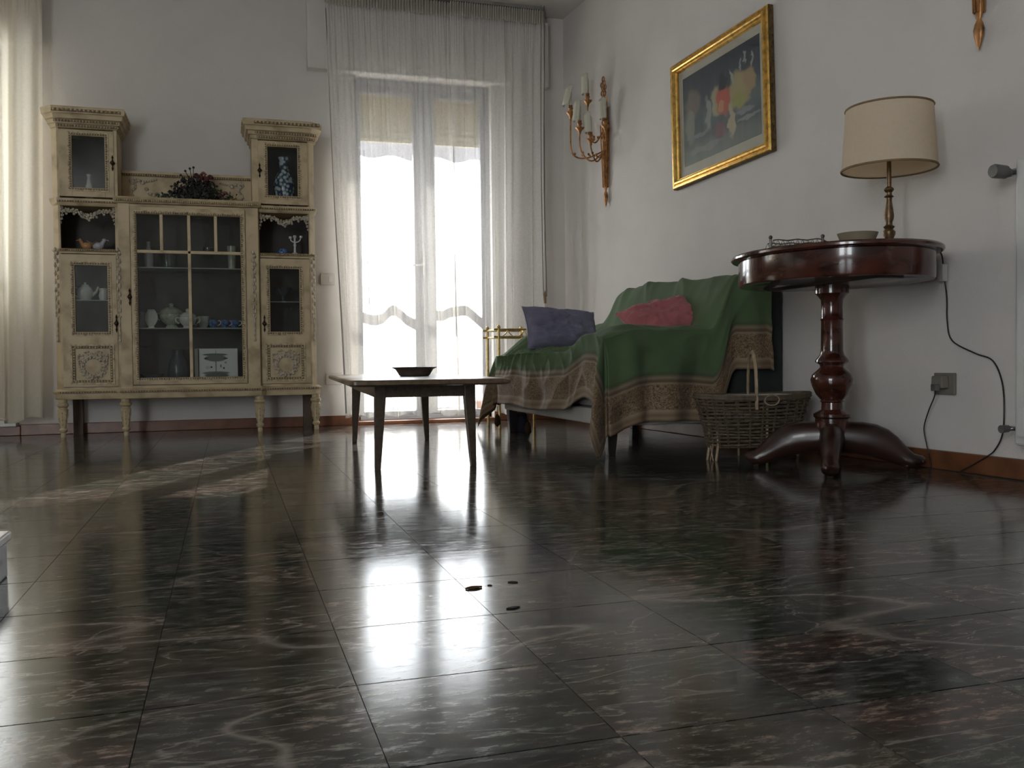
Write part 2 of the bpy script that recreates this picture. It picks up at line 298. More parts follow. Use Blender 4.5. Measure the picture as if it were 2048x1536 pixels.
# ------------------------------------------------------------------ mesh helpers
class MB:
    def __init__(s): s.v = []; s.f = []; s.uv = None
    def box(s, x0, x1, y0, y1, z0, z1):
        b = len(s.v)
        s.v += [(x0, y0, z0), (x1, y0, z0), (x1, y1, z0), (x0, y1, z0), (x0, y0, z1), (x1, y0, z1), (x1, y1, z1), (x0, y1, z1)]
        s.f += [tuple(b+i for i in q) for q in ((0, 3, 2, 1), (4, 5, 6, 7), (0, 1, 5, 4), (1, 2, 6, 5), (2, 3, 7, 6), (3, 0, 4, 7))]; return s
    def loft(s, rings, caps=True, closed=False):
        b = len(s.v); n = len(rings[0])
        for r in rings: s.v += [tuple(p) for p in r]
        m = len(rings)
        for i in range(m if closed else m-1):
            j = (i+1) % m
            for k in range(n):
                q = (k+1) % n
                s.f.append((b+i*n+k, b+i*n+q, b+j*n+q, b+j*n+k))
        if caps and not closed:
            s.f.append(tuple(b+k for k in reversed(range(n)))); s.f.append(tuple(b+(m-1)*n+k for k in range(n)))
        return s
    def lathe(s, prof, cx=0, cy=0, seg=20, sx=1, sy=1, z0=0):
        return s.loft([[(cx+r*sx*math.cos(2*PI*k/seg), cy+r*sy*math.sin(2*PI*k/seg), z0+z) for k in range(seg)] for r, z in prof])
    def tube(s, pts, r, seg=8, closed=False, flat=1):
        pts = [Vector(p) for p in pts]; n = len(pts); rings = []
        prev = None
        for i, p in enumerate(pts):
            a = pts[i-1] if (i > 0 or closed) else p; c = pts[(i+1) % n] if (i < n-1 or closed) else p
            t = (c-a); t = t.normalized() if t.length > 1e-9 else Vector((0, 0, 1))
            if prev is None:
                h = Vector((0, 0, 1)) if abs(t.z) < .9 else Vector((1, 0, 0)); nn = t.cross(h).normalized()
            else:
                nn = (prev - t*prev.dot(t)); nn = nn.normalized() if nn.length > 1e-6 else prev
            prev = nn; bb = t.cross(nn); rr = r[i] if isinstance(r, (list, tuple)) else r
            rings.append([p + nn*rr*math.cos(2*PI*k/seg) + bb*rr*flat*math.sin(2*PI*k/seg) for k in range(seg)])
        return s.loft(rings, closed=closed)
    def ell(s, cx, cy, cz, rx, ry, rz, seg=8, rg=5):
        return s.loft([[(cx+rx*math.sin(a)*math.cos(2*PI*k/seg), cy+ry*math.sin(a)*math.sin(2*PI*k/seg), cz-rz*math.cos(a)) for k in range(seg)] for a in [PI*(i+.15)/(rg+.3) for i in range(rg+1)]])
    def poly(s, pts): 
        b = len(s.v); s.v += [tuple(p) for p in pts]; s.f.append(tuple(range(b, b+len(pts)))); return s
    def grid(s, fn, nu, nv, uvfn=None):
        b = len(s.v)
        for i in range(nu+1):
            for j in range(nv+1): s.v.append(tuple(fn(i/nu, j/nv)))
        for i in range(nu):
            for j in range(nv):
                a = b+i*(nv+1)+j; s.f.append((a, a+1, a+nv+2, a+nv+1))
        if uvfn: s.uv = [uvfn(i/nu, j/nv) for i in range(nu+1) for j in range(nv+1)]
        return s
    def prism(s, pts2, y0, y1):   # outline in XZ, extruded along Y
        return s.loft([[(x, y0, z) for x, z in pts2], [(x, y1, z) for x, z in pts2]])
    def build(s, name, mat, parent=None, smooth=None, bevel=0, solid=0, label=None):
        n = len(s.v); cx = [ (min(p[i] for p in s.v)+max(p[i] for p in s.v))/2 for i in range(3)]
        me = bpy.data.meshes.new(name); me.from_pydata([(p[0]-cx[0], p[1]-cx[1], p[2]-cx[2]) for p in s.v], [], s.f)
        me.materials.append(MT[mat]); me.validate()
        if s.uv:
            ul = me.uv_layers.new(name='UVMap')
            for lp in me.loops: ul.data[lp.index].uv = s.uv[lp.vertex_index]
        if smooth is not None:
            for p in me.polygons: p.use_smooth = True
            if smooth < 180: me.set_sharp_from_angle(angle=math.radians(smooth))
        me.update()
        o = bpy.data.objects.new(name, me); C.objects.link(o); o.location = cx
        if parent is not None:
            o.parent = parent; o.matrix_parent_inverse = world_of(parent).inverted()
        if bevel:
            b = o.modifiers.new('bevel', 'BEVEL'); b.width = bevel; b.segments = 2; b.limit_method = 'ANGLE'; b.angle_limit = .6
        if solid:
            b = o.modifiers.new('solid', 'SOLIDIFY'); b.thickness = solid; b.offset = 0
        if label: o['label'] = label
        return o
WORLD = {}
def world_of(o):
    m = Matrix.LocRotScale(o.location, o.rotation_euler, o.scale)
    if o.parent is not None: m = world_of(o.parent) @ o.matrix_parent_inverse @ m
    return m
def tag(o, label, cat, group=None, kind=None):
    o['label'] = label; o['category'] = cat
    if group: o['group'] = group
    if kind: o['kind'] = kind
    return o
def thing(name, label, cat, loc, group=None):
    o = bpy.data.objects.new(name, None); C.objects.link(o); o.location = loc; o.empty_display_size = .05
    return tag(o, label, cat, group)
def struct(o, label, cat='structure'):
    o['kind'] = 'structure'; o['label'] = label; o['category'] = cat; return o
def copy_tree(o, parent=None):
    c = o.copy(); C.objects.link(c)
    if parent is not None: c.parent = parent; c.matrix_parent_inverse = o.matrix_parent_inverse.copy()
    for ch in list(o.children): copy_tree(ch, c)
    return c
def lerp(a, b, t): return a+(b-a)*t
def pw(x, pts):       # piecewise-linear
    if x <= pts[0][0]: return pts[0][1]
    for (a, b), (c, d) in zip(pts, pts[1:]):
        if x <= c: return b+(d-b)*(x-a)/(c-a)
    return pts[-1][1]
def sm(x, a, b):
    t = max(0, min(1, (x-a)/(b-a))); return t*t*(3-2*t)
def bez(pts, n=16):   # Catmull-Rom through points
    P = [Vector(p) for p in pts]; P = [P[0]*2-P[1]] + P + [P[-1]*2-P[-2]]; out = []
    for i in range(1, len(P)-2):
        for k in range(n):
            t = k/n; a, b, c, d = P[i-1], P[i], P[i+1], P[i+2]
            out.append(.5*((2*b)+(c-a)*t+(2*a-5*b+4*c-d)*t*t+(3*b-a-3*c+d)*t**3))
    out.append(P[-2]); return out

# ================================================================== THE ROOM
YB, ZC = 5.80, 2.678
def XW(y): return 2.38 - .0633*(y-2.8)
# floor: grout bed with single tiles let into it
fl = MB().box(-3.0, 2.9, -2.3, YB+.30, -.12, -.0016).build('floor', 'grout')
struct(fl, 'dark polished marble tile floor mirroring the bright balcony door', 'floor')
TP, TX0, TY0, GAP = .2455, .145, 1.126, .0011
def tile_rings(w, d):
    return [[(sx*(w-c), sy*(d-c), z) for sx, sy in ((-1, -1), (1, -1), (1, 1), (-1, 1))] for c, z in ((0, -.012), (0, -.006), (.0, 0))]
tm = bpy.data.meshes.new('tile'); tb = MB().loft(tile_rings((TP-GAP)/2, (TP-.0026)/2))
tm.from_pydata(tb.v, [], tb.f); tm.materials.append(MT['floor']); tm.update()
far = MB()
for iy in range(-14, 20):
    for ix in range(-13, 11):
        x = TX0+(ix+.5)*TP; y = TY0+(iy+.5)*TP
        if y > YB-.02 or x > XW(y)+.05: continue
        d = x*math.sin(YAW)+y*math.cos(YAW); s_ = x*math.cos(YAW)-y*math.sin(YAW)
        if .62 < d < 4.35 and abs(s_) < .56*d+.16:
            o = bpy.data.objects.new('tile', tm); C.objects.link(o); o.location = (x, y, 0)
            o.rotation_euler = (R.gauss(0, .00025), R.gauss(0, .00025), R.choice((0, PI/2, PI, -PI/2))*0)
            o.parent = fl; o.matrix_parent_inverse = Matrix.Translation(fl.location).inverted()
        else:
            far.loft([[(x+px, y+py, pz) for px, py, pz in r] for r in tile_rings((TP-GAP)/2, (TP-.0026)/2)])
ft = far.build('far_tiles', 'floor', fl); ft['kind'] = 'stuff'
# ceiling and walls
struct(MB().box(-3.2, 2.9, -2.5, YB+.3, ZC, ZC+.15).build('ceiling', 'ceil'), 'plain off-white plaster ceiling', 'ceiling')
wb = MB()
DX0, DX1, DZ = .79, 1.68, 2.20      # balcony door opening
WX0, WX1, WZ0 = -2.50, -1.185, .82   # left window opening
T = YB+.30
wb.box(-3.2, WX0, YB, T, 0, ZC).box(WX0, WX1, YB, T, 0, WZ0).box(WX0, WX1, YB, T, DZ, ZC).box(WX1, DX0, YB, T, 0, ZC).box(DX0, DX1, YB, T, DZ, ZC).box(DX1, 2.9, YB, T, 0, ZC)
struct(wb.build('wall_back', 'wall'), 'white plaster end wall behind cabinet and balcony door', 'wall')
struct(MB().loft([[(XW(-2.4), -2.4, z), (2.95, -2.4, z), (2.95, YB, z), (XW(YB), YB, z)] for z in (0, ZC)]).build('wall_right', 'wall'), 'white plaster side wall behind sofa and round table', 'wall')
wl = MB().box(-3.25, -3.0, -2.4, -2.2, 0, ZC).box(-3.25, -3.0, -1.2, YB, 0, ZC).box(-3.25, -3.0, -2.2, -1.2, 0, .3).box(-3.25, -3.0, -2.2, -1.2, 2.5, ZC)
struct(wl.build('wall_left', 'wall'), 'white plaster wall to the left, outside the picture', 'wall')
wf = MB().box(-3.25, -2.93, -2.55, -2.3, 0, ZC).box(-1.97, 2.95, -2.55, -2.3, 0, ZC).box(-2.93, -1.97, -2.55, -2.3, 0, .3).box(-2.93, -1.97, -2.55, -2.3, 2.5, ZC)
struct(wf.build('wall_front', 'wall'), 'white plaster wall behind the camera', 'wall')
# skirting
struct(MB().box(-1.13, DX0, YB-.016, YB, 0, .062).build('baseboard_back', 'skirting', bevel=.003), 'reddish brown stone skirting under the display cabinet', 'baseboard')
struct(MB().box(DX1, XW(YB), YB-.016, YB, 0, .062).build('baseboard_corner', 'skirting', bevel=.003), 'reddish brown stone skirting between balcony door and corner', 'baseboard')
struct(MB().box(-3.0, -1.13, YB-.022, YB, 0, .056).build('baseboard_left', 'skirting', bevel=.003), 'reddish brown stone skirting under the left curtain', 'baseboard')
struct(MB().loft([[(XW(-2.3)-.016, -2.3, z), (XW(-2.3), -2.3, z), (XW(YB-.02), YB-.02, z), (XW(YB-.02)-.016, YB-.02, z)] for z in (0, .066)]).build('baseboard_right', 'skirting', bevel=.003), 'reddish brown stone skirting along the right wall', 'baseboard')
# roller shutter boxes over the openings
struct(MB().box(.50, 2.06, YB-.075, YB, DZ-.005, ZC-.06).build('trim_1', 'wall', bevel=.004), 'boxed shutter housing above the balcony door', 'trim')
struct(MB().box(-2.7, -1.0, YB-.075, YB, DZ-.005, ZC-.06).build('trim_2', 'wall', bevel=.004), 'boxed shutter housing above the left window', 'trim')
struct(MB().box(DX0-.02, DX1+.02, YB-.04, T, -.001, .022).build('trim_3', 'skirting', bevel=.004), 'reddish stone threshold of the balcony door', 'trim')

# balcony door
yf = 5.90
w1 = MB()
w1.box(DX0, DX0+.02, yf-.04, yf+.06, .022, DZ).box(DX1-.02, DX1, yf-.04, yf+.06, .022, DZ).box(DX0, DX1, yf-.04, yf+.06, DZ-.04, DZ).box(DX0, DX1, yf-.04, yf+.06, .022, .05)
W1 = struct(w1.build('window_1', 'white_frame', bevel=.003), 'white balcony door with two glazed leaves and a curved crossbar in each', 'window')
def leaf(x0, x1, gx0, gx1, pts):
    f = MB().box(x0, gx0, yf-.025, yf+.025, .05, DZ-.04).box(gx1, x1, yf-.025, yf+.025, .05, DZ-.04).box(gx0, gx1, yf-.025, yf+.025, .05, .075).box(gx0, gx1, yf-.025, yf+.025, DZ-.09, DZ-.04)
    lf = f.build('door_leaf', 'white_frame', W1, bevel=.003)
    MB().box(gx0, gx1, yf-.004, yf+.004, .075, DZ-.09).build('pane', 'pane', lf)
    up_ = bez([(x, 0, z) for x, z in pts], 8)
    rail = MB(); rings = []
    for p in up_: rings.append([(p.x, yf-.024, p.z-.034), (p.x, yf-.006, p.z-.034), (p.x, yf-.006, p.z+.034), (p.x, yf-.024, p.z+.034)])
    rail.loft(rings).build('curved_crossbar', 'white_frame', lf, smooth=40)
leaf(DX0+.02, 1.243, .835, 1.176, [(.833, .682), (.899, .664), (.963, .676), (1.0, .712), (1.035, .728), (1.08, .700), (1.12, .665), (1.178, .634)])
leaf(1.247, DX1-.02, 1.317, 1.626, [(1.315, .694), (1.36, .694), (1.405, .715), (1.45, .722), (1.514, .728), (1.56, .700), (1.628, .641)])
MB().box(1.225, 1.233, yf-.05, yf-.03, .95, 1.08).tube([(1.229, yf-.03, 1.02), (1.229, yf-.075, 1.02), (1.15, yf-.08, 1.015)], .007, 6).build('door_handle', 'chrome', W1, smooth=40)
for k in range(9):
    z = 1.835+k*.042
    MB().loft([[(DX0+.005, 6.0+dy, z+dz), (DX1-.005, 6.0+dy, z+dz)][::1] + [(DX1-.005, 6.012+dy, z+dz), (DX0+.005, 6.012+dy, z+dz)] for dy, dz in ((0, 0), (-.004, .02), (0, .039))]).build('shutter_slat', 'shutter', W1)
# left window
w2 = MB(); a = .05
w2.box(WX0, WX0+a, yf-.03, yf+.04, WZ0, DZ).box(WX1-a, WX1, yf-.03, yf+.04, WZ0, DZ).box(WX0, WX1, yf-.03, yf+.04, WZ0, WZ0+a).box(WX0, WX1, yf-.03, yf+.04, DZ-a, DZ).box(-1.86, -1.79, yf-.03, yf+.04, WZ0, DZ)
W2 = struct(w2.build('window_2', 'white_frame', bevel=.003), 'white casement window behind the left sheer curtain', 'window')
MB().box(WX0+a, -1.86, yf, yf+.006, WZ0+a, DZ-a).build('pane', 'pane', W2); MB().box(-1.79, WX1-a, yf, yf+.006, WZ0+a, DZ-a).build('pane', 'pane', W2)
w3 = MB().box(-3.15, -3.08, -2.2, -2.15, .3, 2.5).box(-3.15, -3.08, -1.25, -1.2, .3, 2.5).box(-3.15, -3.08, -2.2, -1.2, .3, .35).box(-3.15, -3.08, -2.2, -1.2, 2.45, 2.5)  # unseen window, added to bring more daylight into the room
W3 = struct(w3.build('added_window_3', 'white_frame'), 'unseen window added for light in the left wall outside the picture', 'window')
MB().box(-3.12, -3.114, -2.15, -1.25, .35, 2.45).build('pane', 'pane', W3)
w4 = MB().box(-2.93, -2.88, -2.45, -2.38, .3, 2.5).box(-2.02, -1.97, -2.45, -2.38, .3, 2.5).box(-2.93, -1.97, -2.45, -2.38, .3, .35).box(-2.93, -1.97, -2.45, -2.38, 2.45, 2.5)  # second unseen window, added to lift the dim parts of the room
W4 = struct(w4.build('added_window_4', 'white_frame'), 'unseen window added for light in the wall behind the camera', 'window')
MB().box(-2.88, -2.02, -2.42, -2.414, .35, 2.45).build('pane', 'pane', W4)

# balcony outside
struct(MB().box(-.8, 3.4, T, 7.7, -.15, -.01).build('balcony_floor', 'balcony'), 'pale sunlit balcony floor outside the door', 'floor')
struct(MB().box(-.8, 3.4, 7.6, 7.75, -.01, .42).build('balcony_parapet', 'balcony'), 'low pale balcony parapet outside the door', 'wall')
aw = MB(); n = 60; ring = []
for i in range(n+1):
    x = .45+1.6*i/n; zb = 1.785+.016*math.cos((x-.80)*2*PI/.30)+.006*math.sin(x*9)
    ring.append((x, zb))
aw.loft([[(x, 6.21+.006*math.sin(x*30), zb), (x, 6.214+.006*math.sin(x*30), zb), (x, 6.204, 2.02), (x, 6.20, 2.02)] for x, zb in ring])
A = thing('awning', 'grey awning with scalloped lower edge seen through the balcony door', 'awning', (1.25, 6.2, 2.02))
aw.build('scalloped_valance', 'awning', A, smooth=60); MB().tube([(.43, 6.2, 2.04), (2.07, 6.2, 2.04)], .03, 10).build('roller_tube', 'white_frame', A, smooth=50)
for bx_ in (.40, 2.06): MB().box(bx_, bx_+.04, T, 6.22, 2.0, 2.08).build('wall_bracket', 'chrome', A)
st = MB().lathe([(.001, 0), (.11, 0), (.125, .03), (.10, .07), (.075, .085), (.05, .10), (.001, .11)], 1.20, 6.80, 14)
st.v = [(x+.02*math.sin(z*40+y*20), y, z-.01) for x, y, z in st.v]
tag(st.build('garden_stone', 'stone', smooth=50), 'grey rounded stone lying on the balcony floor', 'stone')
tag(MB().tube(bez([(1.42, 6.55, .0), (1.46, 6.54, .045), (1.54, 6.53, .055), (1.62, 6.52, .035), (1.66, 6.52, .0)], 8), .010, 8).build('garden_hose', 'stone', smooth=60), 'grey arched hose piece on the balcony floor', 'hose')
P = thing('balcony_plant', 'thin potted plant with long bare leaves outside the door', 'plant', (1.80, 6.45, -.01))
MB().lathe([(.001, 0), (.06, 0), (.075, .11), (.068, .115), (.06, .1), (.001, .1)], 1.80, 6.45, 14, z0=-.01).build('pot', 'skirting', P, smooth=40)
for a0, ln, lean in ((2.9, .36, .20), (3.4, .28, .26), (3.0, .42, .08), (.4, .30, .2), (1.8, .34, .12), (4.6, .25, .2)):
    pts = [(1.80+math.cos(a0)*lean*t*t, 6.45+math.sin(a0)*lean*t*t, .09+ln*t*(1-.25*t)) for t in [i/8 for i in range(9)]]
    MB().tube(pts, [.006*(1-i/9)+.001 for i in range(9)], 6, flat=.3).build('leaf', 'leaf_green', P, smooth=60)

# ================================================================== CURTAINS
def curtain(name, label, x0t, x1t, x0b, x1b, y0, ztop, zbot, folds, seed, hems=(), amp=.024, group=None, cloth='sheer'):
    rn = random.Random(seed); ph = [rn.uniform(0, 6.28) for _ in range(8)]; wv = [rn.uniform(.75, 1.3) for _ in range(8)]
    t = thing(name, label, 'curtain', ((x0b+x1b)/2, y0, zbot), group)
    nu, nv = int(abs(x1t-x0t)*260), 40
    def fold(u, z):
        k = u*folds*2*PI
        g = sm(z, ztop-.42, ztop-.06)                     # gathers tighten to the top
        low = math.sin(k*.5*wv[0]+ph[0])+.7*math.sin(k*wv[1]+ph[1]+.3*math.sin(z*1.1))+.45*math.sin(k*1.9*wv[2]+ph[2]+.5*math.sin(z*.8+1))
        hi = math.sin(k*5.0+ph[3])*.75+.5*math.sin(k*7.3+ph[4])
        return amp*(low*(1-.6*g)*(.75+.25*math.cos(k*.31+ph[5])))+.010*hi*g
    def fn(u, v):
        z = lerp(zbot, ztop-.085, v); tt = (z-zbot)/(ztop-zbot)
        x = lerp(lerp(x0b, x0t, tt), lerp(x1b, x1t, tt), u)
        x += .012*math.sin(u*folds*2*PI*wv[1]+ph[6])*(1-tt)
        return (x, y0+fold(u, z), z+(.012*math.sin(u*folds*3.1+ph[7]) if v == 0 else 0))
    MB().grid(fn, nu, nv).build('cloth', cloth, t, smooth=180)
    def fh(u, v):
        z = lerp(ztop-.088, ztop, v); k = u*folds*2*PI
        return (lerp(x0t, x1t, u), y0-.002+.012*math.sin(k*5+ph[3])*(.6+.4*v)+.004*math.sin(k*13), z)
    MB().grid(fh, nu*2, 3).build('heading_tape', 'sheer_dense', t, smooth=180)
    for u0, za, zb, w in hems:
        def fm(uu, v):
            z = lerp(za, zb, v); tt = (z-zbot)/(ztop-zbot)
            x = lerp(lerp(x0b, x0t, tt), lerp(x1b, x1t, tt), u0)+.004*math.sin(z*3.3+u0*9)
            return (x+(uu-.5)*w*(.7+.3*math.sin(z*2.1+1)), y0+fold(u0, z)-.003, z)
        MB().grid(fm, 2, 40).build('hem', 'hem', t, smooth=180)
    return t
curtain('sheer_curtain', 'wide gathered sheer curtain over the left half of the balcony door', .596, 1.40, .690, 1.43, 5.665, 2.655, .06, 9, 3, [(.004, .08, 2.54, .010), (.245, .72, 1.70, .007), (.985, .08, 2.1, .012)], group='sheer curtains at the balcony door')
curtain('sheer_curtain', 'gathered sheer curtain covering the right half of the balcony door beside corner', 1.375, 1.995, 1.37, 1.975, 5.64, 2.655, .06, 8, 11, [(.02, .55, 1.75, .006), (.99, .7, 1.9, .006)], amp=.028, group='sheer curtains at the balcony door')
curtain('sheer_curtain', 'gathered sheer curtain at the left picture edge beside the cabinet', -2.62, -.940, -2.60, -.99, 5.64, 2.655, .100, 17, 23, [], amp=.026, cloth='sheer_left')
tag(MB().box(.58, 2.0, 5.63, 5.69, 2.657, ZC).build('curtain_rail', 'hem_rail'), 'white ceiling rail above the balcony door curtains', 'rail')
tag(MB().box(-2.64, -.875, 5.61, 5.67, 2.657, ZC).build('curtain_rail', 'hem_rail'), 'white ceiling rail above the left window curtain', 'rail')
pc = thing('pull_cord', 'looped dark pull cord with tassel beside the right curtain', 'cord', (1.96, 5.58, 2.65))
MB().tube([(1.965+.006*math.sin(z*3), 5.555, z) for z in [2.655-i*.05 for i in range(38)]], .0032, 6).tube([(1.950-.010*math.sin((2.655-z)*1.5), 5.553, z) for z in [2.655-i*.05 for i in range(38)]], .0028, 6).build('cord', 'hem', pc)
MB().tube([(1.958, 5.554, .84), (1.955, 5.554, .80), (1.957, 5.554, .76)], [.004, .011, .009], 8).build('tassel', 'trim', pc, smooth=50)

# small fittings on the end wall
sw = thing('light_switch', 'ivory light switch plate on wall between cabinet and curtain', 'switch', (.61, YB, .915))
MB().box(.562, .652, YB-.009, YB, .880, .950).build('plate', 'plastic', sw, bevel=.003); MB().box(.612, .634, YB-.014, YB-.009, .897, .933).build('rocker', 'plinth_top', sw, bevel=.002)
so = thing('wall_socket', 'ivory socket plate low on wall between cabinet and curtain', 'socket', (.635, YB, .293))
MB().box(.585, .685, YB-.009, YB, .256, .330).build('plate', 'plastic', so, bevel=.003); MB().lathe([(.001, 0), (.018, 0), (.018, .004), (.001, .004)], 0, 0, 12).build('outlet', 'plastic', so).location = (.635, YB-.011, .293)
sl = thing('white_slabs', 'two white slabs lying on the skirting at the left picture edge', 'slab', (-1.3, 5.74, .056))
MB().box(-1.6, -1.14, 5.72, 5.80, .056, .074).build('lower_slab', 'plinth_top', sl, bevel=.002); MB().box(-1.6, -1.20, 5.73, 5.80, .074, .092).build('upper_slab', 'plinth_top', sl, bevel=.002)
lb = thing('marble_plinth', 'low mauve grey marble block with white top at left picture edge', 'plinth', (-.65, 1.55, 0))
MB().box(-.9, -.405, 1.15, 1.93, 0, .068).build('block', 'plinth', lb, bevel=.003); MB().box(-.905, -.398, 1.145, 1.937, .068, .086).build('top_slab', 'plinth_top', lb, bevel=.004)

# ================================================================== DISPLAY CABINET
CY, CB, MY = 5.50, 5.775, 5.46         # tower front, back, middle front
cab = thing('display_cabinet', 'antique cream painted display cabinet with two glazed towers and carved garlands', 'cabinet', (-.19, 5.62, 0))
GROUND = MB()  # dark brown strips set behind the bead rows
def rect_beads(mb, x0, x1, z0, z1, y, r=.0048, pitch=.0125):
    a = r*1.15
    for xa, xb, za, zb in ((x0-a, x1+a, z0-a, z0+a), (x0-a, x1+a, z1-a, z1+a), (x0-a, x0+a, z0+a, z1-a), (x1-a, x1+a, z0+a, z1-a)): GROUND.box(xa, xb, y+.0008, y+.004, za, zb)
    def run(xa, za, xb, zb):
        L = math.hypot(xb-xa, zb-za); n = max(1, int(L/pitch))
        for i in range(n):
            t = (i+.5)/n; mb.ell(lerp(xa, xb, t), y, lerp(za, zb, t), r, r, r, 6, 3)
    run(x0, z0, x1, z0); run(x0, z1, x1, z1); run(x0, z0, x0, z1); run(x1, z0, x1, z1)
def row_beads(mb, x0, x1, z, y, r=.005, pitch=.0125):
    GROUND.box(x0, x1, y+.0008, y+.004, z-r*1.15, z+r*1.15)
    n = int(abs(x1-x0)/pitch)
    for i in range(n): mb.ell(lerp(x0, x1, (i+.5)/n), y, z, r*.85, r, r, 6, 3)
def frame(mb, x0, x1, z0, z1, a, y0, y1):
    mb.box(x0, x0+a, y0, y1, z0, z1).box(x1-a, x1, y0, y1, z0, z1).box(x0+a, x1-a, y0, y1, z0, z0+a).box(x0+a, x1-a, y0, y1, z1-a, z1)
def plan(x0, x1, o, d, yfr=CY):        # tower outline, offset d, outer front corner canted
    c = .032
    if o < 0: return [(x0-d, CB), (x0-d, yfr+c-.4*d), (x0+c-.4*d, yfr-d), (x1+d, yfr-d), (x1+d, CB)]
    return [(x0-d, CB), (x0-d, yfr-d), (x1-c+.4*d, yfr-d), (x1+d, yfr+c-.4*d), (x1+d, CB)]
def stack(mb, x0, x1, o, lv):          # lofted mouldings
    mb.loft([[(x, y, z) for x, y in plan(x0, x1, o, d)] for z, d in lv]); return mb
def keyplate(x, y, z0, z1, parent):
    h = z1-z0; c = (z0+z1)/2
    mb = MB().loft([[(x+a, y, z), (x, y-.006*(a > .002)-.003, z), (x-a, y, z), (x, y+.001, z)] for z, a in ((z0, .001), (z0+h*.16, .006), (z0+h*.26, .003), (c-h*.14, .005), (c, .014), (c+h*.14, .005), (c+h*.26, .003), (z1-h*.16, .006), (z1, .001))])
    k = mb.build('escutcheon', 'key', parent); MB().tube([(x, y, c), (x, y-.018, c)], .003, 6).ell(x, y-.02, c, .011, .003, .008, 8, 4).build('key', 'key', k, smooth=50)
def rosette(mb, x, y, z, r, seed=0):
    rn = random.Random(seed); mb.ell(x, y-.006, z, r*.4, r*.4, r*.4, 6, 3)
    for k in range(6):
        a = k*PI/3+rn.uniform(0, 1); mb.ell(x+math.cos(a)*r*.62, y, z+math.sin(a)*r*.62, r*.42, r*.3, r*.42, 6, 3)
# base board, legs, posts
bs = MB()
def base_plan(d): return [(-.905-d, CB), (-.905-d, 5.525-d), (-.875-d*.5, 5.495-d), (-.59, 5.495-d), (-.56, 5.455-d), (.185, 5.455-d), (.215, 5.495-d), (.495+d*.5, 5.495-d), (.525+d, 5.525-d), (.525+d, CB)]
bs.loft([[(x, y, z) for x, y in base_plan(d)] for z, d in ((.208, -.004), (.215, 0), (.240, 0), (.243, .008), (.252, .010), (.256, .002), (.264, -.006))])
bs.build('base_board', 'cream', cab, smooth=35)
mb = MB(); row_beads(mb, -.885, -.585, .247, 5.483, .0045, .0135); row_beads(mb, -.565, .19, .247, 5.443, .0045, .0135); row_beads(mb, .21, .51, .247, 5.483, .0045, .0135)
mb.build('bead_moulding', 'cream_carved', cab)['kind'] = 'stuff'
for x, y in ((-.868, 5.525), (-.544, 5.492), (.175, 5.492), (.498, 5.525)):
    prof = [(.004, 0), (.013, 0), (.014, .018), (.012, .024), (.021, .034), (.022, .042), (.014, .052), (.016, .060), (.027, .140), (.028, .152), (.022, .158), (.022, .163), (.031, .172), (.031, .184), (.024, .190), (.024, .208)]
    lg = MB().lathe(prof, x, y, 16).build('leg', 'cream', cab, smooth=40)
    fl_ = MB()
    for k in range(8):
        a = k*PI/4; fl_.tube([(x+math.cos(a)*r, y+math.sin(a)*r, z) for r, z in ((.0165, .064), (.0272, .138))], .003, 5)
    fl_.build('fluting', 'cream_carved', lg)
for x0 in (-.845, .44): MB().box(x0, x0+.05, 5.71, 5.77, 0, .210).build('rear_post', 'brown', cab)

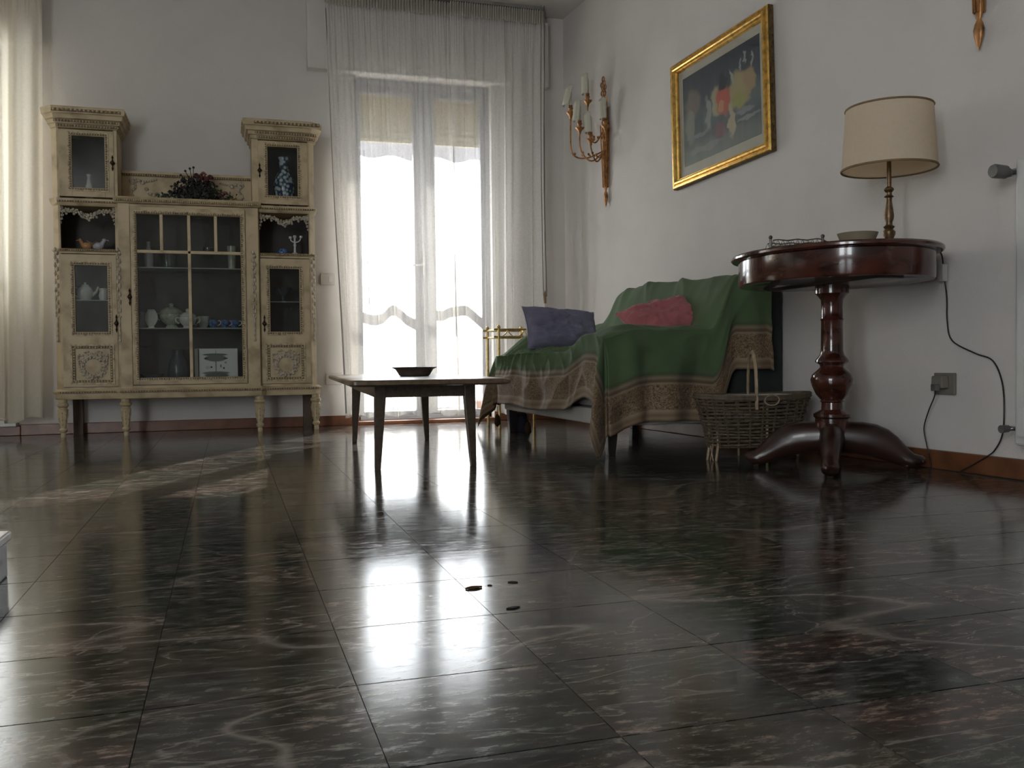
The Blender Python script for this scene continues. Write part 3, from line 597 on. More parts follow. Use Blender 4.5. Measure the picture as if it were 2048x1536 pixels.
def glazed(parent, x0, x1, z0, z1, y, name='pane'):
    MB().box(x0, x1, y, y+.003, z0, z1).build(name, 'cab_glass', parent)
def tower(o, x0, x1, dx0, dx1, g0, g1, key_x, seed):
    tb_ = MB(); inx, outx = (x1, x0) if o < 0 else (x0, x1)
    def panel(z0, z1):
        for xx, sgn in ((x0, 1), (x1, -1)):
            cant = (xx == outx); yy = CY+(.034 if cant else .003)
            tb_.box(min(xx, xx+sgn*.018), max(xx, xx+sgn*.018), yy, CB, z0, z1)
            if cant:
                tb_.loft([[(xx, CY+.032, z), (xx+sgn*.032, CY, z), (xx+sgn*.032, CY+.018, z), (xx+sgn*.012, CY+.036, z)] for z in (z0, z1)])
        tb_.box(x0, x1, CB-.012, CB, z0, z1)
    panel(.262, 1.71)
    a, b = (x0+.03, dx0) if o < 0 else (x0, dx0); c, d = (dx1, x1) if o < 0 else (dx1, x1-.03)
    for z0, z1 in ((.262, 1.03), (1.03, 1.30), (1.30, 1.71)):
        tb_.box(a, b, CY, CY+.02, z0, z1); tb_.box(c, d, CY, CY+.02, z0, z1)
    tb_.box(dx0, dx1, CY, CY+.02, 1.008, 1.022); tb_.box(dx0, dx1, CY, CY+.02, 1.275, 1.30); tb_.box(dx0, dx1, CY, CY+.02, 1.69, 1.71); tb_.box(dx0, dx1, CY, CY+.02, .262, .274)
    for z in (.262, 1.008, 1.285, 1.69): tb_.box(x0+.034, x1-.034, CY+.02, CB-.012, z, z+.016)
    body = tb_.build('tower_body', 'cream', cab)
    ln = MB().box(x0+.02, x1-.02, CB-.020, CB-.013, .28, 1.69)
    for xx in (x0+.020, x1-.023):
        ln.box(xx, xx+.003, CY+.045, CB-.013, .28, 1.69)
    ln.build('dark_lining', 'cab_dark', cab)
    MB().box(x0+.024, x1-.024, CY+.03, CB-.02, .752, .757).build('shelf', 'shelf_glass', cab)
    # ledge of the niche, moulding above it, cornice
    m_ = stack(MB(), x0, x1, o, [(1.018, .004), (1.022, .010), (1.03, .010), (1.034, .0), (1.036, -.004)]); m_.build('niche_ledge', 'cream', cab, smooth=35)
    m_ = stack(MB(), x0, x1, o, [(1.268, .0), (1.275, .008), (1.285, .012), (1.298, .016), (1.306, .016), (1.310, .004), (1.312, -.002)]); m_.build('middle_moulding', 'cream', cab, smooth=35)
    m_ = stack(MB(), x0, x1, o, [(1.688, -.001), (1.692, .006), (1.710, .008), (1.713, .017), (1.732, .019), (1.736, .030), (1.748, .032), (1.757, .036), (1.762, .046), (1.790, .049), (1.797, .044), (1.800, .034), (1.800, .0)]); cn = m_.build('cornice', 'cream', cab, smooth=30)
    bm_ = MB(); row_beads(bm_, x0+.03, x1+.004, 1.701, CY-.009, .006, .014); row_beads(bm_, x0+.02, x1+.012, 1.724, CY-.020, .006, .015); row_beads(bm_, x0+.015, x1+.03, 1.777, CY-.049, .009, .021)
    if o < 0:
        for i in range(14): bm_.ell(x1+.049, CY-.03+i*.02, 1.777, .006, .008, .008, 6, 3); bm_.ell(x1+.009, CY+i*.02, 1.701, .006, .006, .006, 6, 3)
    else:
        for i in range(14): bm_.ell(x0-.049, CY-.03+i*.02, 1.777, .006, .008, .008, 6, 3)
    row_beads(bm_, x0+.03, x1-.005, 1.026, CY-.011, .004, .011); row_beads(bm_, x0+.03, x1, 1.291, CY-.016, .005, .013)
    bm_.build('carved_bands', 'cream_carved', cab)['kind'] = 'stuff'
    # upper door
    u = MB(); z0, z1 = 1.318, 1.682; gz0, gz1 = 1.368, 1.650
    u.box(dx0, g0, CY-.006, CY+.014, z0, z1).box(g1, dx1, CY-.006, CY+.014, z0, z1).box(g0, g1, CY-.006, CY+.014, z0, gz0).box(g0, g1, CY-.006, CY+.014, gz1, z1)
    ud = u.build('upper_door', 'cream', cab, bevel=.002); glazed(ud, g0, g1, gz0, gz1, CY+.004)
    q = MB(); frame(q, g0-.020, g1+.020, gz0-.020, gz1+.020, .007, CY-.011, CY-.005); rect_beads(q, g0-.009, g1+.009, gz0-.009, gz1+.009, CY-.008); q.build('bead_frame', 'cream_carved', ud)
    keyplate(key_x[0], CY-.008, 1.465, 1.552, ud)
    # lower door: glass above, wreath panel below
    u = MB(); z0, z1 = .277, 1.003; gz0, gz1 = .578, .945; px0, px1, pz0, pz1 = g0-.018, g1+.018, .300, .500
    u.box(dx0, min(g0, px0), CY-.006, CY+.014, z0, z1).box(max(g1, px1), dx1, CY-.006, CY+.014, z0, z1)
    u.box(px0, px1, CY-.006, CY+.014, z0, pz0).box(px0, px1, CY-.006, CY+.014, pz1, gz0).box(px0, g0, CY-.006, CY+.014, gz0, gz1).box(g1, px1, CY-.006, CY+.014, gz0, gz1).box(px0, px1, CY-.006, CY+.014, gz1, z1)
    u.box(px0, px1, CY+.002, CY+.012, pz0, pz1)
    ld = u.build('lower_door', 'cream', cab); glazed(ld, g0, g1, gz0, gz1, CY+.004)
    q = MB(); frame(q, g0-.020, g1+.020, gz0-.020, gz1+.020, .007, CY-.011, CY-.005); rect_beads(q, g0-.009, g1+.009, gz0-.009, gz1+.009, CY-.008)
    frame(q, px0-.010, px1+.010, pz0-.010, pz1+.010, .008, CY-.012, CY-.005); rect_beads(q, px0+.006, px1-.006, pz0+.006, pz1-.006, CY-.004, .006, .014); q.build('bead_frame', 'cream_carved', ld)
    keyplate(key_x[1], CY-.008, .575, .675, ld)
    wr = MB(); cx, cz, rr = (g0+g1)/2, .388, .058
    wr.tube([(cx+rr*math.cos(t*PI/12), CY-.001, cz+rr*math.sin(t*PI/12)) for t in range(24)], .009, 6, closed=True)
    for k in range(34):
        t = k*2*PI/34; r2 = rr+.009*(1 if k % 2 else -1); wr.ell(cx+r2*math.cos(t), CY-.005, cz+r2*math.sin(t), .008, .006, .008, 6, 3)
    for s2 in (-1, 1):
        for i in range(5): wr.ell(cx+s2*(.012+.014*i), CY-.004, cz+rr+.012+.012*math.sin(i*1.3), .009, .005, .006, 6, 3)
        for i in range(4): wr.ell(cx+s2*(.072+.003*math.sin(i*2)), CY-.004, cz+rr+.005-.016*i, .006, .005, .009, 6, 3)
    wr.build('carved_wreath', 'ornament', ld, smooth=60)
    # garland hanging in the niche opening
    ga = MB(); n = 15
    for k in range(n):
        t = k/(n-1); x = lerp(dx0+.006, dx1-.006, t); sag = .052*(1-(2*abs(t-.5))**2*.9) if .12 < t < .88 else .02
        z = 1.262-sag*(.75+.25*math.cos((t-.5)*4*PI)); rosette(ga, x, CY+.002, z, .0135 if abs(t-.5) > .12 else .018, seed+k)
        if k % 2: ga.ell(x+.006, CY+.004, z-.018, .008, .006, .008, 6, 3)
    for s2, xe in ((1, dx0+.006), (-1, dx1-.006)):
        for i in range(5): rosette(ga, xe+s2*.005*math.sin(i), CY+.004, 1.256-.020*i, .011-.001*i, seed+40+i)
    ga.build('carved_garland', 'ornament', cab, smooth=60)
    # husk drops on the corners
    for xh, yh in ((outx+(-1 if o > 0 else 1)*.014, CY+.006), (inx, CY-.042)):
        hk = MB()
        for i in range(17):
            z = 1.03-i*.0225; s2 = 1 if i % 2 else -1
            hk.ell(xh+s2*.005, yh-.004, z, .009-.0002*i, .007, .012, 6, 3); hk.ell(xh-s2*.006, yh-.002, z-.010, .005, .005, .007, 6, 3)
        hk.tube([(xh, yh, .655), (xh, yh, .535)], .006, 6).ell(xh, yh-.002, .53, .008, .006, .008, 6, 3)
        hk.build('carved_husk_drop', 'ornament', cab, smooth=60)
    return body
tower(-1, -.895, -.562, -.855, -.578, -.790, -.624, (-.585, -.583), 100)
tower(1, .155, .508, .190, .470, .243, .412, (.198, .210), 200)
# middle section
MX0, MX1 = -.560, .182
m = MB()
m.box(MX0+.001, MX0+.018, MY+.003, CB-.002, .263, 1.284).box(MX1-.018, MX1-.001, MY+.003, CB-.002, .263, 1.284).box(MX0+.002, MX1-.002, CB-.012, CB, .264, 1.283).box(MX0+.003, MX1-.003, MY+.004, CB-.003, .2645, .280).box(MX0+.003, MX1-.003, MY+.004, CB-.003, 1.270, 1.2835)
m.box(MX0, -.502, MY, MY+.02, .264, 1.285).box(.113, MX1, MY, MY+.02, .264, 1.285)
m.build('middle_body', 'cream', cab)
MB().box(MX0+.02, MX1-.02, CB-.022, CB-.013, .281, 1.269).box(MX0+.019, MX0+.023, MY+.03, CB-.02, .281, 1.269).box(MX1-.023, MX1-.019, MY+.03, CB-.02, .281, 1.269).build('dark_lining', 'cab_dark', cab)
for z in (.937, .596): MB().box(MX0+.026, MX1-.026, MY+.05, CB-.025, z, z+.006).build('glass_shelf', 'shelf_glass', cab)
mt_ = MB(); X0, X1 = -.575, .190
def mplan(d): return [(X0-d, CB-.02), (X0-d, MY-d), (X1+d, MY-d), (X1+d, CB-.02)]
mt_.loft([[(x, y, z) for x, y in mplan(d)] for z, d in ((1.284, -.012), (1.290, .002), (1.294, .006), (1.312, .010), (1.318, .014), (1.322, .012), (1.323, 0))]).build('middle_top', 'cream', cab, smooth=35)
b_ = MB(); row_beads(b_, X0, X1, 1.303, MY-.010, .0065, .0115); b_.build('carved_band', 'cream_carved', cab)
d = MB(); gx0, gx1, gz0, gz1 = -.466, .084, .322, 1.230; y0, y1 = MY-.010, MY+.012
d.box(-.499, gx0, y0, y1, .283, 1.268).box(gx1, .110, y0, y1, .283, 1.268).box(gx0, gx1, y0, y1, .283, gz0).box(gx0, gx1, y0, y1, gz1, 1.268)
md = d.build('middle_door', 'cream', cab, bevel=.002)
mu = MB(); bw = .0085
mu.box(-.193-bw, -.193+bw, y0+.004, y1-.002, gz0, gz1).box(gx0, gx1, y0+.004, y1-.002, 1.023-bw, 1.023+bw).box(-.338-bw, -.338+bw, y0+.004, y1-.002, 1.023, gz1).box(-.050-bw, -.050+bw, y0+.004, y1-.002, 1.023, gz1)
mu.build('glazing_bars', 'cream', md, bevel=.002)
for a, b in ((gx0, -.346), (-.330, -.201), (-.185, -.058), (-.042, gx1)): glazed(md, a, b, 1.031, gz1, MY+.003)
for a, b in ((gx0, -.201), (-.185, gx1)): glazed(md, a, b, gz0, 1.015, MY+.003)
q = MB(); frame(q, gx0-.018, gx1+.018, gz0-.018, gz1+.018, .006, y0-.005, y0); rect_beads(q, gx0-.008, gx1+.008, gz0-.008, gz1+.008, y0-.003, .0055, .0125); q.build('bead_frame', 'cream_carved', md)
keyplate(-.508, MY-.010, .722, .818, md)
# crest above the middle
cr = MB().box(-.562, .156, 5.72, 5.745, 1.32, 1.49).box(-.562, .156, 5.705, 5.755, 1.488, 1.497).box(-.562, .156, 5.695, 5.76, 1.497, 1.512).build('crest_board', 'cream', cab, bevel=.002)
q = MB(); row_beads(q, -.56, .15, 1.493, 5.703, .006, .013); q.build('carved_band', 'cream_carved', cr)
for s2, xc in ((1, -.50), (-1, .095)):
    fe = MB(); rosette(fe, xc, 5.716, 1.455, .02, 5)
    for i in range(9):
        t = i/8; fe.ell(xc+s2*(.01+.16*t), 5.714, 1.455-.10*t+.02*math.sin(t*9), .013, .008, .010, 6, 3)
        fe.ell(xc+s2*(.012*math.sin(i)), 5.714, 1.445-.012*i, .008-.0004*i, .006, .009, 6, 3)
        fe.ell(xc+s2*(.01+.11*t), 5.714, 1.468-.012*math.sin(t*PI), .008, .006, .007, 6, 3)
    fe.build('carved_festoon', 'ornament', cr, smooth=60)

GROUND.build('bead_ground', 'antique', cab)['kind'] = 'stuff'
# ------------------------------------------------------------------ things in and on the cabinet
def vessel(name, label, cat, x, y, z, prof, mat, seg=18, group=None, parts=()):
    if not parts:
        return tag(MB().lathe(prof, x, y, seg, z0=z).build(name, mat, smooth=45), label, cat, group)
    t = thing(name, label, cat, (x, y, z), group)
    MB().lathe(prof, x, y, seg, z0=z).build('body', mat, t, smooth=45)
    for pn, pm, pmat in parts: pm.build(pn, pmat, t, smooth=50)
    return t
S1, S2 = .6022, .9432       # tops of the glass shelves
def handle(x, y, z, h, s2, r=.004): return MB().tube(bez([(x, y, z+h), (x+s2*h*.45, y, z+h*1.0), (x+s2*h*.5, y, z+h*.45), (x, y, z+h*.1)], 5), r, 6)
x, y = -.465, 5.69
vessel('cream_jug', 'small grey porcelain jug at the left of the middle shelf', 'jug', x, y, S1, [(.001, 0), (.02, 0), (.032, .03), (.03, .06), (.02, .08), (.026, .098), (.022, .098), (.001, .07)], 'grey_glaze', parts=[('handle', handle(x+.028, y, S1+.02, .06, 1), 'grey_glaze')])
x = -.412
sh = thing('shell_dish', 'pale shell-shaped dish leaning beside the tureen', 'dish', (x, 5.60, S1))
MB().grid(lambda u, v: (x+(u-.5)*.070*math.sin(.25+v*2.4), 5.60+.02*v+.006*math.cos(u*40)*v, S1+.004+v*.105), 24, 8).build('bowl', 'porcelain', sh, smooth=180, solid=.003)
MB().lathe([(.001, 0), (.022, 0), (.018, .008), (.001, .008)], x, 5.60, 12, z0=S1+.0005).build('foot', 'porcelain', sh, smooth=40)
x, y = -.305, 5.675
vessel('soup_tureen', 'large pale green lidded soup tureen on the middle shelf', 'tureen', x, y, S1, [(.001, 0), (.036, 0), (.034, .012), (.026, .02), (.055, .042), (.068, .068), (.066, .084), (.062, .084), (.001, .06)], 'porcelain_green', 22,
       parts=[('lid', MB().lathe([(.069, 0), (.071, .006), (.058, .022), (.034, .036), (.012, .042), (.009, .048), (.014, .056), (.008, .064), (.001, .066)], x, y, 22, z0=S1+.085), 'porcelain_green'), ('handle', handle(x-.064, y, S1+.045, .04, -1, .005), 'porcelain_green'), ('handle', handle(x+.064, y, S1+.045, .04, 1, .005), 'porcelain_green')])
x, y = -.212, 5.555
vessel('sugar_bowl', 'white lidded sugar bowl with two handles behind the glazing bar', 'bowl', x, y, S1, [(.001, 0), (.028, 0), (.024, .010), (.042, .03), (.048, .052), (.044, .064), (.040, .064), (.001, .05)], 'porcelain', 20,
       parts=[('lid', MB().lathe([(.046, 0), (.044, .008), (.026, .022), (.008, .028), (.012, .038), (.006, .046), (.001, .047)], x, y, 20, z0=S1+.065), 'porcelain'), ('handle', handle(x-.046, y, S1+.022, .036, -1), 'porcelain'), ('handle', handle(x+.046, y, S1+.022, .036, 1), 'porcelain')])
x, y = -.130, 5.665
vessel('tea_cup', 'white flared tea cup just right of the centre glazing bar', 'cup', x, y, S1, [(.001, 0), (.022, 0), (.020, .006), (.030, .03), (.040, .072), (.037, .072), (.027, .03), (.001, .01)], 'porcelain', 20, parts=[('handle', handle(x-.036, y, S1+.015, .045, -1), 'porcelain')])
for k, (x, lab) in enumerate(((-.075, 'blue patterned coffee cup nearest the white tea cup'), (-.012, 'blue patterned coffee cup in the middle of three'), (.042, 'blue patterned coffee cup nearest the right end of the shelf'))):
    y = 5.58+.02*k
    vessel('coffee_cup', lab, 'cup', x, y, S1, [(.001, 0), (.03, 0), (.036, .006), (.018, .007), (.024, .02), (.028, .048), (.026, .048), (.022, .02), (.001, .012)], 'blue_glaze', 18, group='blue cups on the middle shelf', parts=[('handle', handle(x+.026, y, S1+.012, .03, 1, .003), 'porcelain')])
# carton with the drawing of a cake stand
ct = thing('printed_carton', 'white carton printed with a grey tiered cake stand', 'carton', (-.06, 5.56, .281))
MB().box(-.178, .058, 5.541, 5.60, .281, .484).build('carton_body', 'carton_side', ct, bevel=.002)
MB().grid(lambda u, v: (lerp(-.150, .057, u), 5.5402, lerp(.283, .482, v)), 1, 1, lambda u, v: (u, v)).build('printed_front', 'carton', ct, solid=.001)
MB().box(-.160, -.155, 5.5395, 5.541, .284, .481).build('black_stripe', 'black', ct)
vessel('dark_bowl', 'dark bowl on the cabinet floor left of the carton', 'bowl', -.41, 5.60, .281, [(.001, 0), (.03, 0), (.028, .01), (.065, .06), (.062, .06), (.001, .015)], 'dark_glaze')
vessel('dark_pitcher', 'dark glazed pitcher on the cabinet floor behind the glazing bar', 'pitcher', -.275, 5.68, .281, [(.001, 0), (.045, 0), (.06, .06), (.05, .13), (.03, .17), (.036, .20), (.032, .20), (.001, .1)], 'dark_glaze')
vessel('glass_jar', 'wide clear glass jar on the upper glass shelf', 'jar', -.315, 5.62, S2, [(.001, 0), (.046, 0), (.052, .02), (.052, .075), (.045, .085), (.047, .09), (.043, .09), (.048, .07), (.048, .02), (.001, .006)], 'jar', 20)
vessel('glass_goblet', 'clear glass goblet on the upper glass shelf right side', 'goblet', -.095, 5.64, S2, [(.001, 0), (.03, 0), (.005, .006), (.004, .05), (.028, .075), (.03, .13), (.028, .13), (.026, .08), (.001, .06)], 'jar', 18)
vessel('pale_bottle', 'slim pale bottle on the upper glass shelf far left', 'bottle', -.42, 5.63, S2, [(.001, 0), (.024, 0), (.026, .08), (.010, .12), (.009, .15), (.012, .155), (.001, .155)], 'grey_glaze', 16)
vessel('small_beaker', 'small pale beaker on the upper glass shelf far right', 'beaker', .035, 5.62, S2, [(.001, 0), (.02, 0), (.024, .11), (.026, .14), (.022, .14), (.02, .02), (.001, .01)], 'porcelain_green', 16)
# left tower
vessel('bud_vase', 'small white bud vase in the upper left cupboard', 'vase', -.72, 5.60, 1.3255, [(.001, 0), (.020, 0), (.022, .015), (.026, .045), (.014, .085), (.009, .115), (.014, .135), (.010, .135), (.001, .06)], 'porcelain', 16)
def bird(name, label, x, y, z, mat, s2, k=1.0):
    t = thing(name, label, 'figurine', (x, y, z))
    MB().ell(x, y, z+.024*k, .030*k, .018*k, .020*k, 10, 6).tube([(x+s2*.018*k, y, z+.03*k), (x+s2*.030*k, y, z+.05*k)], [.014*k, .010*k], 8).ell(x+s2*.032*k, y, z+.054*k, .012*k, .010*k, .011*k, 8, 5).build('body', mat, t, smooth=60)
    MB().tube([(x-s2*.022*k, y, z+.03*k), (x-s2*.052*k, y, z+.05*k)], [.012*k, .004*k], 6, flat=.5).build('tail', mat, t, smooth=60)
    MB().tube([(x+s2*.042*k, y, z+.054*k), (x+s2*.054*k, y, z+.05*k)], [.004*k, .001], 5).build('beak', mat, t)
    MB().lathe([(.001, 0), (.018*k, 0), (.014*k, .006*k), (.001, .008*k)], x, y, 10, z0=z-.0005).build('foot', mat, t, smooth=40)
bird('orange_bird', 'small orange bird figurine in the left open niche', -.738, 5.585, 1.0375, 'orange_glaze', -1)
bird('grey_bird', 'small grey bird figurine beside the orange one', -.682, 5.60, 1.0375, 'grey_glaze', 1, 1.1)
x, y, z = -.752, 5.60, .7572
vessel('teapot', 'round white teapot behind the lower left glass door', 'teapot', x, y, z, [(.001, 0), (.026, 0), (.038, .02), (.044, .045), (.034, .07), (.022, .078), (.001, .07)], 'porcelain', 18, parts=[('lid', MB().lathe([(.023, 0), (.018, .010), (.006, .014), (.008, .022), (.001, .026)], x, y, 14, z0=z+.078), 'porcelain'), ('spout', MB().tube([(x+.036, y, z+.03), (x+.058, y, z+.05), (x+.068, y, z+.078)], [.011, .007, .005], 8), 'porcelain'), ('handle', handle(x-.036, y, z+.015, .055, -1), 'porcelain')])
x = -.655
vessel('milk_jug', 'white milk jug beside the teapot behind glass', 'jug', x, 5.57, z, [(.001, 0), (.02, 0), (.026, .025), (.02, .05), (.024, .066), (.02, .066), (.001, .04)], 'porcelain', 16, parts=[('handle', handle(x+.024, 5.57, z+.012, .045, 1), 'porcelain')])
# right tower
vessel('checked_vase', 'tall blue and white checked vase in the upper right cupboard', 'vase', .342, 5.62, 1.3255, [(.001, 0), (.034, 0), (.042, .03), (.058, .09), (.062, .13), (.052, .17), (.032, .205), (.024, .24), (.030, .275), (.034, .29), (.028, .29), (.001, .2)], 'check', 24)
vessel('blue_trinket_box', 'small cobalt blue trinket box in the right open niche', 'box', .325, 5.58, 1.0362, [(.001, 0), (.030, 0), (.034, .012), (.030, .022), (.024, .030), (.010, .036), (.001, .038)], 'blue_glaze', 16)
x, y, z = .397, 5.60, 1.0362
vessel('candlestick', 'pale branched candlestick in the right open niche', 'candlestick', x, y, z, [(.001, 0), (.026, 0), (.022, .010), (.008, .018), (.006, .05), (.010, .06), (.006, .07), (.006, .10), (.012, .108), (.009, .118), (.001, .118)], 'porcelain', 14, parts=[('branch', MB().tube(bez([(x, y, z+.075), (x+.025, y, z+.085), (x+.036, y, z+.105)], 5), .004, 6).lathe([(.001, 0), (.010, 0), (.010, .012), (.001, .012)], x+.036, y, 10, z0=z+.104), 'porcelain'), ('branch', MB().tube(bez([(x, y, z+.075), (x-.020, y, z+.085), (x-.026, y, z+.10)], 5), .004, 6).lathe([(.001, 0), (.009, 0), (.009, .012), (.001, .012)], x-.026, y, 10, z0=z+.099), 'porcelain')])
vessel('footed_bowl', 'dark footed bowl on the shelf behind the lower right glass door', 'bowl', .325, 5.61, .7572, [(.001, 0), (.034, 0), (.010, .012), (.008, .035), (.03, .05), (.055, .085), (.052, .085), (.001, .05)], 'dark_glaze')
pl_ = thing('standing_plate', 'dark blue rimmed plate standing behind the lower right glass door', 'plate', (.325, 5.70, .5))
dsk = MB().lathe([(.001, 0), (.05, 0), (.075, .008), (.098, .014), (.100, .016), (.074, .012), (.05, .004), (.001, .004)], 0, 0, 28); dsk.v = [(.33+a, 5.70+.30*b-c, .278+.099+b*.95) for a, b, c in dsk.v]
dsk.build('disc', 'dark_glaze', pl_, smooth=50)
rg = MB().tube([(.33+.086*math.cos(t*PI/16), 5.70+.30*.086*math.sin(t*PI/16)-.014, .377+.95*.086*math.sin(t*PI/16)) for t in range(32)], .0022, 5, closed=True); rg.build('pale_rim_line', 'grey_glaze', pl_)
# dried bouquet
bq = thing('dried_bouquet', 'dried bouquet of dark leaves and red flowers lying on the cabinet', 'bouquet', (-.18, 5.58, 1.323))
rn = random.Random(5)
def leaves(n, cx, cz, sx, sz, mat, size, name):
    lm = MB()
    for i in range(n):
        a = rn.uniform(0, 2*PI); r = math.sqrt(rn.random()); x = cx+sx*r*math.cos(a); z = max(1.330, cz+sz*r*math.sin(a)); y = 5.585+rn.uniform(-.055, .055)*(1-.5*r)
        d1 = Vector((rn.gauss(0, 1), rn.gauss(0, .7), rn.gauss(.25, .9))).normalized()*size*rn.uniform(.7, 1.4); d2 = d1.cross(Vector((rn.gauss(0, 1), rn.gauss(0, 1), rn.gauss(0, 1)))).normalized()*size*.28
        p = Vector((x, y, z)); c = p+d1*.5+Vector((0, 0, .003))
        pts = [p, c+d2, p+d1, c-d2]; pts = [(q.x, q.y, max(1.3245, q.z)) for q in pts]
        lm.poly([pts[0], pts[1], pts[2]]); lm.poly([pts[0], pts[2], pts[3]])
    o = lm.build(name, mat, bq); o['kind'] = 'stuff'
leaves(620, -.16, 1.385, .125, .075, 'leaf_dark', .026, 'dark_leaves'); leaves(260, -.10, 1.36, .17, .035, 'leaf_green', .022, 'green_leaves'); leaves(120, -.30, 1.345, .07, .018, 'leaf_green', .02, 'grey_green_leaves')
for i in range(9):
    MB().tube([(-.40+.008*i, 5.56+.006*(i % 4), 1.327+.004*(i % 3)), (-.30+.004*i, 5.575, 1.340+.003*(i % 4)), (-.20, 5.585, 1.36)], .0026, 5).build('stem', 'straw', bq)
for i, (x, z, r, mt2) in enumerate(((-.128, 1.455, .026, 'flower_red'), (-.095, 1.448, .024, 'flower_red'), (-.075, 1.462, .020, 'flower_red'), (-.112, 1.478, .020, 'flower_pink'), (-.15, 1.47, .018, 'flower_red'), (.005, 1.375, .016, 'flower_pink'), (-.22, 1.44, .018, 'leaf_dark'), (-.02, 1.362, .014, 'flower_red'))):
    f = MB()
    for k in range(26):
        a = rn.uniform(0, 2*PI); b = rn.uniform(-.4, PI/2); f.ell(x+r*.7*math.cos(a)*math.cos(b), 5.55+r*.7*math.sin(a)*math.cos(b), z+r*.7*math.sin(b), r*.34, r*.34, r*.26, 5, 3)
    f.build('flower', mt2, bq)
for x, z in ((-.21, 1.50), (-.185, 1.515), (-.165, 1.522), (-.235, 1.475)):
    MB().tube([(-.17, 5.58, 1.42), (x, 5.57, z)], .002, 5).ell(x, 5.57, z, .007, .006, .007, 6, 4).build('berry_twig', 'leaf_dark', bq)

# ================================================================== COFFEE TABLE
tc_, ta = Vector((.738, 3.94, 0)), -.060
def TT(x, y, z): return (tc_.x+x*math.cos(ta)-y*math.sin(ta), tc_.y+x*math.sin(ta)+y*math.cos(ta), z)
cf = thing('coffee_table', 'long low walnut coffee table with tapered legs before the balcony door', 'table', tuple(tc_))
def rrect(hx, hy, r, n=5):
    out = []
    for cx, cy, a0 in ((hx-r, hy-r, 0), (-hx+r, hy-r, PI/2), (-hx+r, -hy+r, PI), (hx-r, -hy+r, 1.5*PI)):
        for k in range(n+1): a = a0+k*PI/2/n; out.append((cx+r*math.cos(a), cy+r*math.sin(a)))
    return out
MB().loft([[TT(x, y, z) for x, y in rrect(.295-c, .76-c, .035)] for c, z in ((.012, .311), (.0, .317), (.0, .328), (.006, .333), (.02, .334))]).build('table_top', 'top_wood', cf, smooth=40)
ap = MB()
for x0, x1, y0, y1 in ((-.165, .165, -.60, -.58), (-.165, .165, .58, .60), (-.185, -.165, -.60, .60), (.165, .185, -.60, .60)):
    ap.loft([[TT(x, y, z) for x, y in ((x0, y0), (x1, y0), (x1, y1), (x0, y1))] for z in (.266, .311)])
ap.build('apron', 'table_wood', cf)
for sx in (-1, 1):
    for sy in (-1, 1):
        MB().loft([[TT(sx*(.168+sp)+dx*h, sy*(.585+sp*.4)+dy*h, z) for dx, dy in ((-1, -1), (1, -1), (1, 1), (-1, 1))] for z, h, sp in ((0, .011, .012), (.06, .013, .009), (.262, .0205, 0), (.311, .0205, 0))]).build('leg', 'table_wood', cf, bevel=.002)
tag(MB().lathe([(.001, 0), (.062, 0), (.068, .004), (.072, .012), (.082, .028), (.097, .036), (.098, .039), (.094, .039), (.078, .031), (.066, .014), (.001, .008)], .782, 3.95, 32, z0=.3342).build('fruit_bowl', 'bowl', smooth=40), 'shallow flared brown bowl standing on the coffee table', 'bowl')

# ================================================================== SOFA, THROW, PILLOWS
from mathutils import noise as mn
SF, SN, SL = 1.455, 3.42, 1.50      # front x, near y, length
SB = 2.205
OF, ON, OE = .31, .43, .31           # overhang front, near, far
sofa = thing('sofa', 'small two-seat sofa on dark legs under a green throw', 'sofa', (1.88, 4.16, 0))
MB().box(1.478, 2.20, 3.46, 4.90, .122, .19).build('seat_frame', 'sofa_cream', sofa, bevel=.008)
MB().box(1.50, 2.10, 3.58, 4.72, .19, .405).build('seat_cushion', 'sofa_cream', sofa, bevel=.03)
MB().loft([[(x, y, z) for y in (3.47, 4.72) for x in ((x0, x1) if y < 4 else (x1, x0))] for z, x0, x1 in ((.19, 2.02, 2.20), (.45, 2.06, 2.20), (.70, 2.10, 2.19))]).build('backrest', 'sofa_dark', sofa, bevel=.02)
MB().loft([[(2.19, 3.462, z), (XW(3.462)-.02, 3.462, z), (XW(4.74)-.02, 4.74, z), (2.19, 4.74, z)] for z in (.13, .71)]).build('back_panel', 'sofa_dark', sofa, bevel=.01)
MB().box(1.49, 2.03, 3.455, 3.56, .19, .51).build('armrest', 'sofa_cream', sofa, bevel=.03)
MB().loft([[(1.49, 4.74, z0), (2.03, 4.74, z1), (2.03, 4.88, z1), (1.49, 4.88, z0)] for z0, z1 in ((.19, .19), (.37, .50))]).build('armrest', 'sofa_cream', sofa, bevel=.03)
for x, y in ((1.512, 3.49), (1.488, 4.79), (2.24, 3.49), (2.22, 4.79)):
    MB().loft([[(x+dx*h, y+dy*h, z) for dx, dy in ((-1, -1), (1, -1), (1, 1), (-1, 1))] for z, h in ((0, .016), (.125, .025))]).build('leg', 'sofa_leg', sofa, bevel=.002)
def top(x, y):
    z = .432+.012*math.sin((y-3.6)*2.4)*sm(x, 1.46, 1.6)
    arm = lerp(.538-.035*(1-sm(x, 1.44, 1.60))-.022*(1-sm(y, 3.41, 3.50)), .430, sm(y, 3.56, 3.86 if x < 1.9 else 3.75))
    farm = lerp(.405, .545, sm(x, 1.42, 1.66)); z = max(z, arm)
    z = lerp(z, max(farm, .42), sm(y, 4.58, 4.76))
    bz = .762-.014*math.cos((y-3.4)*3.2)-.16*sm(y, 4.52, 4.80)**2
    k = sm(x, 1.93, 2.075); z = lerp(z, max(bz, z), k)
    return z-.5*max(0, x-2.20)
